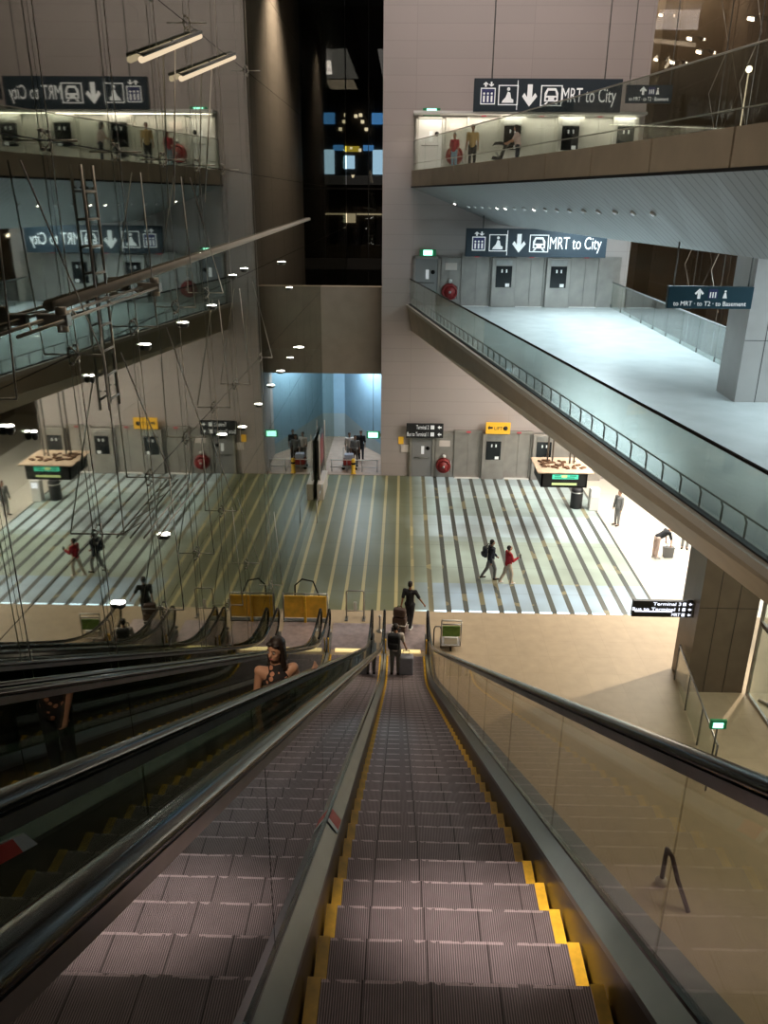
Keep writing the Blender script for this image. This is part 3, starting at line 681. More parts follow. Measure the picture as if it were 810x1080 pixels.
struct(MB().box(0.3, 9.75, WY - 0.95, WY, UP + 2.12, UP + 2.22).build('trim_8', 'white'), 'thin white canopy over the upper lift lobby', 'trim')
lobby(0.0, 2.25, 0, 'steel_lobby'); lobby(MID, 2.1, 1, 'steel_lobby'); lobby(UP - 0.03, 2.1, 2, 'steel_upper')

# ------------------------------------------------------------------ signs
def arrow_poly(w, h, down=True):
    p = [(-w * .16, h), (w * .16, h), (w * .16, h * .42), (w * .36, h * .62), (w * .5, h * .46), (0, 0), (-w * .5, h * .46), (-w * .36, h * .62), (-w * .16, h * .42)]
    if not down: p = [(x, h - y) for x, y in p][::-1]
    return p
def big_sign(name, label, x0, x1, z0, z1, Y, rods, mk='sign'):
    t = thing(name, label, 'sign', ((x0 + x1) / 2, Y, z1), 'hanging direction signs')
    MB().rbox(x0, x1, Y, Y + 0.22, z0, z1, 0.015).build('sign_box', mk, t)
    H = z1 - z0; W = x1 - x0; R = (1, 0, 0); U = (0, 0, 1); Yf = Y - 0.008
    def at(fx, fz): return Vector((x0 + fx * W, Yf, z0 + fz * H))
    # dividing line
    MB().box(x0 + .292 * W, x0 + .297 * W, Yf - .004, Yf + .01, z0 + .06 * H, z1 - .06 * H).build('divider', 'letters', t)
    # lift pictogram: white square frame with three figures and up/down arrows
    ic = MB(); a = at(.045, .22); s = H * .58
    ic.box(a.x, a.x + s * .85, Yf - .004, Yf + .01, a.z, a.z + s * .85, 1)
    fr = H * .03
    for q in ((0, fr, 0, .85 * s), (.85 * s - fr, .85 * s, 0, .85 * s), (0, .85 * s, 0, fr), (0, .85 * s, .85 * s - fr, .85 * s)):
        ic.box(a.x + q[0], a.x + q[1], Yf - .012, Yf, a.z + q[2], a.z + q[3], 0)
    for k in range(3):
        c = a + Vector((s * (.2 + .22 * k), -.01, 0)); ic.box(c.x - s * .05, c.x + s * .05, Yf - .014, Yf - .004, a.z + s * .12, a.z + s * .45, 0); ic.disc((c.x, Yf - .004, a.z + s * .56), s * .06, (0, -1, 0), .01, 10, 0)
    ic.prism(arrow_poly(s * .3, s * .26, False), (a.x + s * .28, Yf, a.z + s * .9), R, U, (0, -.01, 0)); ic.prism(arrow_poly(s * .3, s * .26, True), (a.x + s * .6, Yf, a.z + s * .9), R, U, (0, -.01, 0))
    ic.build('lift_pictogram', ['letters', 'icon_blue'], t)
    # escalator/person pictogram
    ic = MB(); a = at(.165, .20); s = H * .60
    for q in ((0, fr, 0, s), (s - fr, s, 0, s), (0, s, 0, fr), (0, s, s - fr, s)): ic.box(a.x + q[0] * 1.1, a.x + q[1] * 1.1, Yf - .012, Yf, a.z + q[2], a.z + q[3], 0)
    ic.prism([(.2, .12), (.85, .12), (.85, .28), (.72, .34), (.66, .62), (.52, .68), (.42, .4), (.26, .24)], (a.x, Yf, a.z), (s, 0, 0), (0, 0, s), (0, -.012, 0)); ic.disc((a.x + s * .56, Yf, a.z + s * .80), s * .09, (0, -1, 0), .012, 12)
    ic.build('person_pictogram', 'letters', t)
    ic = MB(); b = at(.378, .16); ic.prism(arrow_poly(H * .50, H * .66), b, R, U, (0, -.012, 0)); ic.build('down_arrow', 'letters', t)
    # train pictogram
    ic = MB(); a = at(.452, .18); s = H * .62
    for q in ((0, fr, 0, s), (s - fr, s, 0, s), (0, s, 0, fr), (0, s, s - fr, s)): ic.box(a.x + q[0] * 1.15, a.x + q[1] * 1.15, Yf - .012, Yf, a.z + q[2], a.z + q[3], 0)
    def P(px, pz): return (a.x + s * 1.15 * px, Yf, a.z + s * pz)
    ic.prism([(.18, .22), (.82, .22), (.82, .62), (.70, .86), (.30, .86), (.18, .62)], (a.x, Yf, a.z), (s * 1.15, 0, 0), (0, 0, s), (0, -.010, 0), 0)
    ic.prism([(.27, .50), (.73, .50), (.66, .74), (.34, .74)], (a.x, Yf - .010, a.z), (s * 1.15, 0, 0), (0, 0, s), (0, -.006, 0), 1)
    for k in (.31, .69): ic.disc((a.x + s * 1.15 * k, Yf - .010, a.z + s * .35), s * .07, (0, -1, 0), .006, 10, 1)
    ic.prism([(.18, .08), (.28, .08), (.38, .2), (.28, .2)], (a.x, Yf, a.z), (s * 1.15, 0, 0), (0, 0, s), (0, -.010, 0), 0); ic.prism([(.82, .08), (.72, .08), (.62, .2), (.72, .2)], (a.x, Yf, a.z), (s * 1.15, 0, 0), (0, 0, s), (0, -.010, 0), 0)
    ic.build('train_pictogram', ['letters', mk], t)
    text_part('lettering', 'MRT to City', t, at(.592, .30), R, U, H * .62, 'letters', fit=.365 * W)
    for fx in (.12, .88):
        MB().tube([(x0 + fx * W, Y + 0.11, z1 - 0.02), (x0 + fx * W, Y + 0.11, rods)], 0.025, 8).build('hanger_rod', 'steel_dark', t)
    return t
big_sign('direction_sign', 'navy sign reading MRT to City over the bright upper lift lobby', 2.65, 8.43, 15.86, 17.04, 35.4, 24.6)
big_sign('direction_sign', 'navy sign reading MRT to City under the soffit of the upper footbridge', 2.58, 8.45, 10.38, 11.5, 35.4, 12.0)

# small sign hung past the first one
def small_sign(name, label, x0, x1, z0, z1, Y, mk, top, lines, arrow_up=True):
    t = thing(name, label, 'sign', ((x0 + x1) / 2, Y, z1), 'hanging direction signs')
    MB().rbox(x0, x1, Y, Y + 0.15, z0, z1, 0.012).build('sign_box', mk, t); W = x1 - x0; H = z1 - z0; Yf = Y - .006
    ic = MB(); ic.prism(arrow_poly(H * .42, H * .46, not arrow_up), (x0 + .36 * W, Yf, z0 + .45 * H), (1, 0, 0), (0, 0, 1), (0, -.008, 0)); ic.build('up_arrow', 'letters', t)
    ic = MB(); a = x0 + .47 * W; s = H * .42
    ic.box(a, a + s, Yf - .003, Yf + .01, z0 + .46 * H, z0 + .46 * H + s, 1)
    for k in range(3): ic.box(a + s * (.15 + .28 * k), a + s * (.28 + .28 * k), Yf - .008, Yf, z0 + .50 * H, z0 + .50 * H + s * .6, 0)
    ic.build('lift_pictogram', ['letters', 'icon_blue'], t)
    ic = MB(); a = x0 + .64 * W; ic.prism([(0, 0), (.5, 0), (.34, .62), (.16, .62)], (a, Yf, z0 + .48 * H), (H * .4, 0, 0), (0, 0, H * .4), (0, -.008, 0)); ic.disc((a + H * .1, Yf, z0 + .79 * H), H * .05, (0, -1, 0), .008, 10); ic.build('person_pictogram', 'letters', t)
    text_part('lettering', lines, t, (x0 + .07 * W, Yf, z0 + .13 * H), (1, 0, 0), (0, 0, 1), H * .30, 'letters', fit=.86 * W)
    for fx in (.06, .94): MB().tube([(x0 + fx * W, Y + .07, z1 - .01), (x0 + fx * W, Y + .07, top)], .018, 6).build('hanger_rod', 'steel_dark', t)
    return t
small_sign('direction_sign', 'small dark sign with an up arrow hung beside the upper lift lobby sign', 8.65, 10.45, 16.22, 16.86, 35.6, 'sign', 24.6, 'to MRT · to T2 · Basement')
small_sign('direction_sign', 'teal sign with an up arrow beside the column on the middle footbridge', 6.02, 7.93, 10.33, 10.82, 18.9, 'sign_teal', 11.95, 'to MRT · to T2 · to Basement')
# black terminal signs
def terminal_sign(label, x0, x1, z0, z1, Y, lines, lit, top=None, wall=False):
    t = thing('terminal_sign', label, 'sign', ((x0 + x1) / 2, Y, z0), 'black terminal direction signs')
    MB().rbox(x0, x1, Y, Y + .12, z0, z1, .01).build('sign_box', 'black_matt', t); n = len(lines); H = (z1 - z0) / n; Yf = Y - .006
    mk = 'letters_lit' if lit else 'letters'
    for i, s in enumerate(lines):
        zb = z1 - H * (i + 1) + H * .24
        text_part('lettering', s, t, (x1 - H * 2.0, Yf, zb), (1, 0, 0), (0, 0, 1), H * .82, mk, 'RIGHT', fit=min(1.0, len(s) / 17.0) * ((x1 - x0) - H * 2.2))
        ic = MB(); ic.box(x1 - H * 1.75, x1 - H * 1.25, Yf - .006, Yf + .006, zb, zb + H * .55); ic.prism([(0, .5), (.5, 1), (.5, .68), (1, .68), (1, .32), (.5, .32), (.5, 0)], (x1 - H * .8, Yf, zb), (H * .55, 0, 0), (0, 0, H * .55), (0, -.006, 0)); ic.build('arrow_pictogram', mk, t)
    if lit: MB().box(x0 + .06, x1 - H * 3.4, Yf - .004, Yf + .004, z1 - H * 2.02, z1 - H * 1.80).build('light_bar', 'letters_lit', t)
    return t
t = terminal_sign('black terminal direction sign over the exit door of the lower hall', 0.25, 2.0, 2.03, 2.72, WY - .34, ['Terminal 2', 'Bus to Terminal 1'], False)
MB().box(.6, .7, WY - .23, WY, 2.3, 2.5).box(1.5, 1.6, WY - .23, WY, 2.3, 2.5).build('wall_bracket', 'steel_dark', t)
t = terminal_sign('lit black terminal sign mounted on the column under the middle footbridge', 6.32, 7.93, 2.12, 2.60, 19.35, ['Terminal 3', 'Bus to Terminal 1', 'MRT'], True)
MB().box(7.90, 7.96, 19.3, 19.5, 2.15, 2.57).build('wall_bracket', 'steel_dark', t)
# amber notice over the lower lift doors
t = thing('amber_sign', 'amber lift notice above the pier in the lower hall', 'sign', (4.5, WY - .4, 2.4))
MB().rbox(4.0, 5.15, WY - .44, WY - .36, 2.30, 2.85, .01).build('sign_box', 'amber_sign', t)
m = MB(); m.prism([(.0, .4), (.3, .8), (.3, .55), (.8, .55), (.8, .25), (.3, .25), (.3, 0)], (4.08, WY - .445, 2.48), (.3, 0, 0), (0, 0, .3), (0, -.006, 0)); m.disc((4.92, WY - .44, 2.58), .11, (0, -1, 0), .01, 12); m.build('pictograms', 'black_matt', t)
text_part('lettering', 'LIFT', t, (4.38, WY - .446, 2.5), (1, 0, 0), (0, 0, 1), .22, 'black_matt')
MB().box(4.1, 5.05, WY - .36, WY - .17, 2.24, 2.34).build('wall_bracket', 'steel_dark', t)
# paper notices beside the passage
tag(MB().rbox(-.12, .12, WY - .03, WY - .003, 1.62, 1.98, .004).build('notice', 'amber_sign'), 'small orange notice on the end wall beside the exit door', 'notice')
tag(MB().rbox(.0, .48, WY - .05, WY - .003, 1.22, 1.58, .004).build('notice', 'paper'), 'pale paper notice below the orange one on the end wall', 'notice')
# exit sign at the passage mouth
t = thing('exit_sign', 'lit green exit sign at the mouth of the blue hoarded passage', 'exit sign', (-1.4, WY - .1, 1.9))
MB().rbox(-1.66, -1.02, WY + .02, WY + .10, 1.86, 2.22, .01).build('housing', 'green_dim', t); MB().box(-1.58, -1.12, WY + .008, WY + .02, 1.91, 2.17).build('panel', 'green_lit', t)
MB().box(-1.06, -.95, WY + .03, WY + .09, 1.95, 2.1).build('wall_bracket', 'steel_dark', t)
MB().tube([(-1.34, WY + .06, 2.2), (-1.34, WY + .06, 4.86), (-1.34, WY + .72, 4.9)], .012, 6).build('hanger_rod', 'steel_dark', t)
# exit sign by the lower glass rail
ep = Vector((7.12, 15.0, 1.82))
t = thing('exit_sign', 'lit green exit sign on a post by the glass rail near the column', 'exit sign', (7.12, 15.0, 0))
MB().rbox(6.94, 7.30, 14.96, 15.03, 1.72, 1.95, .01).build('housing', 'green_dim', t); MB().box(7.0, 7.22, 14.95, 14.962, 1.76, 1.89).build('panel', 'green_lit', t)
MB().tube([(7.12, 15.0, 0), (7.12, 15.0, 1.73)], .02, 8).build('post', 'steel_dark', t)

# hanging flight display tray
KX0, KX1, KY0, KY1, KZ0, KZ1 = 5.55, 7.35, 30.0, 31.8, 2.05, 2.70
t = thing('flight_display', 'hanging flight display with dusty open top below the middle footbridge', 'display', (6.5, 30.9, KZ1))
MB().box(KX0, KX1, KY0, KY0 + .06, KZ0, KZ1 - .05).box(KX0, KX1, KY1 - .06, KY1, KZ0, KZ1 - .05).box(KX0, KX0 + .06, KY0, KY1, KZ0, KZ1 - .05).box(KX1 - .06, KX1, KY0, KY1, KZ0, KZ1 - .05).box(KX0, KX1, KY0, KY1, KZ0, KZ0 + .04).build('cabinet', 'black_matt', t)
MB().rbox(KX0 - .18, KX1 + .22, KY0 - .12, KY1 + .1, KZ1 - .05, KZ1, .015).build('top_board', 'wood_tray', t)
m = MB(); rnd = random.Random(9)
for k in range(26):
    x = rnd.uniform(KX0 + .1, KX1 - .1); y = rnd.uniform(KY0 + .35, KY1 - .35)
    m.obox((x, y, KZ1 + .03), (rnd.uniform(.08, .35), rnd.uniform(.05, .14), .05), (0, 0, rnd.uniform(0, 3)))
dd = m.build('cable_litter', 'dust', t); dd['label'] = 'brown litter and cable boxes'
MB().box(KX0 + .42, KX1 - .36, KY0 - .012, KY0, KZ0 + .35, KZ1 - .12, 0).box(KX0 + .78, KX0 + 1.0, KY0 - .018, KY0 - .012, KZ1 - .24, KZ1 - .13, 1).box(KX0 + .42, KX1 - .40, KY0 - .014, KY0, KZ0 + .10, KZ0 + .19, 1).build('screen', ['lcd', 'lcd_y'], t)
m = MB()
for k, (a, b, z) in enumerate(((.5, .72, .47), (1.1, 1.36, .47), (.5, .85, .39), (.95, 1.3, .39))): m.box(KX0 + a, KX0 + b, KY0 - .016, KY0 - .011, KZ0 + z, KZ0 + z + .035)
m.build('screen_text', 'lcd_d', t)
for xx, yy in ((KX0 + .42, 31.3), (KX0 + .62, 31.3), (KX0 + 1.28, 31.1), (KX0 + 1.45, 31.1)): MB().tube([(xx, yy, KZ1 - .04), (xx, yy, 7.05)], .035, 8).build('hanger_rod', 'steel_dark', t)

# ------------------------------------------------------------------ facade structure: cable trusses, spiders, lamps, ladder
SX = GX + 0.015
def mast(Y, step):
    t = thing('cable_truss', 'slender steel cable truss standing against the glass facade', 'cable truss', (GX + .3, Y, 0), 'cable trusses of the glass facade')
    xo = GX + 0.34; zb = zN(Y) + .21 if Y < 20.5 else 0.0
    zs = [z for z in zj if zb + 1.5 < z < 22][::step]
    MB().tube([(GX + .05, Y, zb), (GX + .05, Y, 24.58)], .006, 6).build('mast', 'rod', t)
    for i, z in enumerate(zs):
        MB().tube([(GX + .02, Y, z), (xo, Y, z)], [.008, .013], 6).build('strut', 'rod', t)
        sp = MB()
        for sy in (-1, 1):
            for sz in (-1, 1): sp.tube([(GX + .07, Y, z), (GX + .02, Y + sy * .09, z + sz * .09)], .007, 5); sp.disc((GX + .0, Y + sy * .09, z + sz * .09), .018, (1, 0, 0), .025, 8)
        sp.build('spider_fitting', 'rod', t)
        if i + 1 < len(zs) and z < 12.5:
            dz = zs[i + 1] - z; q = 1 if (i + int(Y)) % 2 else -1
            MB().tube([(xo, Y, z), (GX + .06, Y + q * .8, z + min(dz, 2.25) * .9)], .009, 5).build('diagonal_rod', 'rod', t)
    return t
for i, (Y, step) in enumerate(((7.0, 2), (9.2, 1), (11.4, 1), (13.6, 1), (15.8, 1), (18.0, 2), (21.3, 3))): mast(Y, step)['label'] = 'slender steel cable truss on the glass facade, %s from the camera' % ORD[i]
# tan beam running along the facade
pa, pb = ray_onx(326, 231, GX + .05), ray_onx(60, 322, GX + .05)
t = thing('facade_beam', 'long tan horizontal beam running along the glass facade', 'beam', pa)
MB().tube([pa, pb], .06, 8).build('beam_tube', 'kerb', t)
for k in range(9):
    e = pa.lerp(pb, (k + .5) / 9); MB().tube([e, (GX + .005, e.y, e.z)], .02, 6).build('bracket', 'steel_dark', t)
# long horizontal wind truss near the camera
t = thing('wind_truss', 'horizontal tubular truss bracing the facade beside the ladder', 'truss', (GX + .4, 9.5, 11.4))
w1 = [(GX + .34, 7.2, 11.42), (GX + .34, 11.7, 11.42)]; w2 = [(GX + .12, 7.2, 11.42), (GX + .12, 11.7, 11.42)]; w3 = [(GX + .2, 7.2, 11.15), (GX + .2, 11.7, 11.15)]
for w in (w1, w2): MB().tube(w, .018, 8).build('chord', 'rod', t)
for k in range(4):
    y = 7.5 + 1.1 * k; MB().tube([w1[0][:1] + (y,) + (11.42,), (GX + .12, y + .43, 11.42)], .012, 6).build('web_rod', 'rod', t)
for y in (8.3, 11.6):
    MB().rbox(GX + .06, GX + .38, y - .06, y + .06, 11.36, 11.48, .01).disc((GX + .30, y, 11.3), .06, (0, 0, 1), .25, 10).build('node_block', 'rod', t)
t2 = thing('wind_truss', 'horizontal tubular truss low on the facade over the lower hall', 'truss', (GX + .4, 11, 8.2))
for (dx, z) in ((.30, 8.0), (.10, 8.0)): MB().tube([(GX + dx, 10.6, z), (GX + dx, 13.2, z)], .014, 8).build('chord', 'rod', t2)
for k in range(4): MB().tube([(GX + .30, 10.65 + .62 * k, 8.0), (GX + .10, 11.25 + .62 * k, 8.0)], .009, 6).build('web_rod', 'rod', t2)
# maintenance ladder
t = thing('ladder', 'narrow steel maintenance ladder hung against the glass facade', 'ladder', (GX + .5, 10.3, 10.2))
LY = 10.15; LXq = GX + .06
for dy in (-.19, .19): MB().tube([(LXq, LY + dy, 10.05), (LXq, LY + dy, 12.95)], .018, 8).build('rail', 'rod', t)
for k in range(9):
    MB().tube([(LXq, LY - .19, 10.18 + .31 * k), (LXq, LY + .19, 10.18 + .31 * k)], .016, 8).build('rung', 'white', t)
for z in (10.3, 12.7):
    for dy in (-.19, .19): MB().tube([(LXq, LY + dy, z), (GX + .02, LY + dy, z)], .012, 6).build('stand_off', 'steel_dark', t)
# tube lights on the facade
def ray_ony(px, py, Y):
    r = Rm @ Vector((px - 405, py - 540, 845)); k = Y / r.y; return Vector((r.x * k, Y, Z0 + r.z * k))
for (a, b, lab) in (((149, 63), (211, 38), 'upper slanting tube light glowing on the facade struts'), ((191, 83), (247, 60), 'lower slanting tube light glowing on the facade struts')):
    p, q = ray_onx(*a, GX + .08), ray_onx(*b, GX + .08)
    t = thing('tube_light', lab, 'light', p, 'tube lights on the facade')
    MB().tube([p, q], .045, 10).build('tube', 'tube', t)
    up_ = Vector((.02, 0, .06))
    MB().tube([p + up_, q + up_], .03, 8).build('housing', 'steel_dark', t)
    for e in (p, q, p.lerp(q, .5)): MB().tube([e + up_, Vector((GX + .005, e.y, e.z + .1))], .012, 6).build('bracket', 'steel_dark', t)
    MB().tube([p.lerp(q, .5) + up_, (GX + .05, p.y + 1.2, p.z - 1.9)], .012, 6).build('stay_rod', 'rod', t)
# small spotlights carried on facade struts
LAMPS = [(155, 363, 1.2), (195, 340, 1.1), (225, 322, .9), (298, 276, .9), (247, 290, .8), (214, 267, .8), (259, 283, .8), (306, 303, .7), (97, 396, .7), (127, 635, 1.5), (175, 563, 1.3), (10, 449, 1.3), (36, 455, .9), (236, 458, 1.0), (257, 450, .9), (274, 426, .8), (297, 391, .9), (316, 366, 1.3), (307, 377, .7), (287, 406, .8), (57, 737, 0)]
LAMPS = [q for q in LAMPS if q[2]]; rank = {j: r for r, j in enumerate(sorted(range(len(LAMPS)), key=lambda j: LAMPS[j][1]))}
for i, (px, py, s) in enumerate(LAMPS):
    if not s: continue
    p = ray_onx(px, py, GX + .035); r = .0040 * s * (p - Vector((0, 0, Z0))).length
    t = thing('spotlight', 'small round spotlight on the glass facade, %s counting down from the highest' % ORD[rank[i]], 'spotlight', p, 'spotlights on the facade arms')
    MB().lathe(p + Vector((0, 0, -.09)), [(r * .5, 0), (r, .03), (r * 1.1, .085)], 14).build('lamp_body', 'steel_dark', t)
    MB().lathe(p + Vector((0, 0, -.004)), [(r * 1.0, 0), (r * .8, .012), (.004, .02)], 14).build('lens', 'lamp', t)
    MB().tube([p + Vector((0, 0, -.06)), (GX + .03, p.y + .05, p.z - .09), (GX + .005, p.y + .10, p.z - .06)], .011, 6).build('arm', 'rod', t)
# glowing boxes standing in for light reflections in the far side glazing
for i, (px, py) in enumerate(((697, 16), (692, 63), (709, 66), (727, 41), (737, 55), (693, 254), (792, 20))):
    p = ray_onx(px, py, RX - .3)
    t = thing('spotlight', 'warm reflection built on the side glazing, ' + ('by the upper corner of the end wall', 'beside the end wall above the small sign', 'just beyond the one above the small sign', 'midway along the upper row', 'below the midway one', 'alone above the middle footbridge rail', 'highest toward the camera')[i], 'spotlight', p, 'reflections built on the far glazing')
    MB().obox(p, (.10, .5, .10), (.25, 0, 0)).build('lens', 'lamp_warm', t); MB().obox(p + Vector((.07, 0, .03)), (.08, .55, .14), (.25, 0, 0)).build('lamp_body', 'steel_dark', t)
    MB().tube([p + Vector((.05, 0, 0)), (RX - .005, p.y, p.z + .1)], .015, 6).build('arm', 'steel_dark', t)
for k in range(7):
    Y = 18.0 + 3.3 * k; t = thing('cable_truss', 'thin cable truss on the dark side glazing, %s from the camera' % ORD[k], 'cable truss', (RX - .3, Y, 0), 'cable trusses of the far glazing')
    MB().tube([(RX - .1, Y, 0), (RX - .1, Y, 24.58)], .022, 6).build('mast', 'steel_dark', t)
    for q in range(4): MB().tube([(RX - .6, Y, 10.0 + 3.4 * q), (RX - .05, Y, 11.7 + 3.4 * q)], .014, 5).tube([(RX - .6, Y, 10.0 + 3.4 * q), (RX - .05, Y, 8.3 + 3.4 * q)], .014, 5).build('diagonal_rod', 'rod', t)
# globe and glowing post built for a lamp reflected in the upper glazing
p = ray_onx(790, 73, RX - 1.0); 
t = thing('lamp_reflection', 'lit globe on a thin post, standing in for a glazing reflection', 'lamp', (p.x, p.y, UP - .03))
MB().lathe(p, [(.02, -.11), (.08, -.08), (.11, 0), (.08, .08), (.01, .11)], 14).build('globe', 'lamp_warm', t); MB().tube([(p.x, p.y, UP - .05), (p.x, p.y, p.z - .1)], .025, 8).build('post', 'tube', t)

# lights and signs of the city seen through the slot glazing
def city(px0, py0, px1, py1, Y, mk, name, label, cat='illuminated sign'):
    def pt(px, py):
        r = Rm @ Vector((px - 405, py - 540, 845)); k = Y / r.y; return Vector((r.x * k, Y, Z0 + r.z * k))
    a, b = pt(px0, py0), pt(px1, py1); x0, x1 = sorted((a.x, b.x)); z0, z1 = sorted((a.z, b.z))
    o = MB().rbox(x0, x1, Y, Y + .25, z0, z1, min(.03, (x1 - x0) / 5, (z1 - z0) / 5)).build(name, mk); tag(o, label, cat); return o
M_['c_yel'] = emat('city_yellow', (1.0, .75, .08), 1.4); M_['c_blu'] = emat('city_blue', (.12, .42, 1.0), 2.0); M_['c_wht'] = emat('city_bluewhite', (.45, .72, 1.0), 4)
M_['c_warm'] = emat('city_warm', (1.0, .85, .6), 4); M_['c_band'] = emat('city_band', (.85, .70, .45), 1.5); M_['c_grey'] = mat('city_grey', (.3, .29, .28), .6, emit=(.3, .28, .27), es=.25)
for a in ((362.5, 154, 379, 160, 'c_yel', 'yellow lit sign across the road in the dark slot'), (383, 153, 394, 159, 'c_blu', 'blue lit sign beside the yellow one in the dark slot'),
          (362, 164, 374, 178, 'c_wht', 'blue white lit window below the yellow sign'), (393, 158, 404, 184, 'c_wht', 'tall blue white lit panel at the wall edge of the slot'),
          (392, 119, 404, 131, 'c_blu', 'square blue lit window high in the slot'), (362, 225, 375, 235, 'c_band', 'glowing beige strip panel low in the slot'),
          (376, 225, 403, 227, 'c_band', 'thin pale strip beside the glowing beige panel')):
    city(*a[:4], 63.74, a[4], 'lit_panel', a[5])
for (px, py, pl) in ((380, 121, 'top of the bright streak'), (382, 128, 'middle of the bright streak'), (386, 136, 'foot of the bright streak'), (375, 122, 'left of the bright streak'), (379, 158, 'between the yellow and blue signs'), (370, 156, 'over the yellow sign'), (372, 186, 'on the roadside parapet')):
    city(px - 1.5, py - 1.5, px + 2, py + 2, 63.74, 'c_warm', 'street_light', 'small warm light in the dark slot, ' + pl)['group'] = 'street lights beyond the slot'
struct(city(362, 185, 404, 195, 63.74, 'c_grey', 'trim_6', 'pale roadside parapet beyond the slot glazing', 'trim'))
struct(MB().box(GX - 4, 4, 64, 64.3, 0, 26).build('wall_far', 'dark_wall'), 'night beyond the slot glazing', 'wall')

# ------------------------------------------------------------------ people
def cap_bm(bm, p0, p1, r0, r1):
    b = bmesh.new(); 
    for p, r in ((p0, r0), (p1, r1)):
        q = bmesh.ops.create_icosphere(b, subdivisions=2, radius=r, matrix=Matrix.Translation(p))
    bmesh.ops.convex_hull(b, input=b.verts[:])
    me = bpy.data.meshes.new('t'); loose = [v for v in b.verts if not v.link_faces]; bmesh.ops.delete(b, geom=loose, context='VERTS'); b.to_mesh(me); b.free(); bm.from_mesh(me); bpy.data.meshes.remove(me)
def ell_bm(bm, c, r, rot=None):
    m = Matrix.Translation(c) @ (rot.to_4x4() if rot else Matrix()) @ Matrix.Diagonal((*r, 1))
    bmesh.ops.create_icosphere(bm, subdivisions=3, radius=1, matrix=m)
def solid(name, caps, ells, voxel, mats, parent, smooth=2, colour=None):
    """one continuous surface grown over tapered limbs and rounded masses"""
    bm = bmesh.new()
    for c in caps: cap_bm(bm, *c)
    for e in ells: ell_bm(bm, *e)
    me = bpy.data.meshes.new(name); bm.to_mesh(me); bm.free()
    o = bpy.data.objects.new('tmp', me); COL.objects.link(o)
    r = o.modifiers.new('r', 'REMESH'); r.mode = 'VOXEL'; r.voxel_size = voxel
    if smooth:
        sm = o.modifiers.new('s', 'SMOOTH'); sm.factor = .5; sm.iterations = smooth
    dg = bpy.context.evaluated_depsgraph_get(); me2 = bpy.data.meshes.new_from_object(o.evaluated_get(dg))
    bpy.data.objects.remove(o); bpy.data.meshes.remove(me)
    me2.name = name; me2.materials.clear()
    for k in mats: me2.materials.append(M_[k])
    for p in me2.polygons: p.use_smooth = True
    if colour:
        for p in me2.polygons: p.material_index = colour(p.center)
    ob = bpy.data.objects.new(name, me2); COL.objects.link(ob); ob.parent = parent; ORI[ob.name] = Vector(ORI.get(parent.name, Vector())); return ob
def dirv(fwd, side, up): return Vector((side, fwd, up)).normalized()

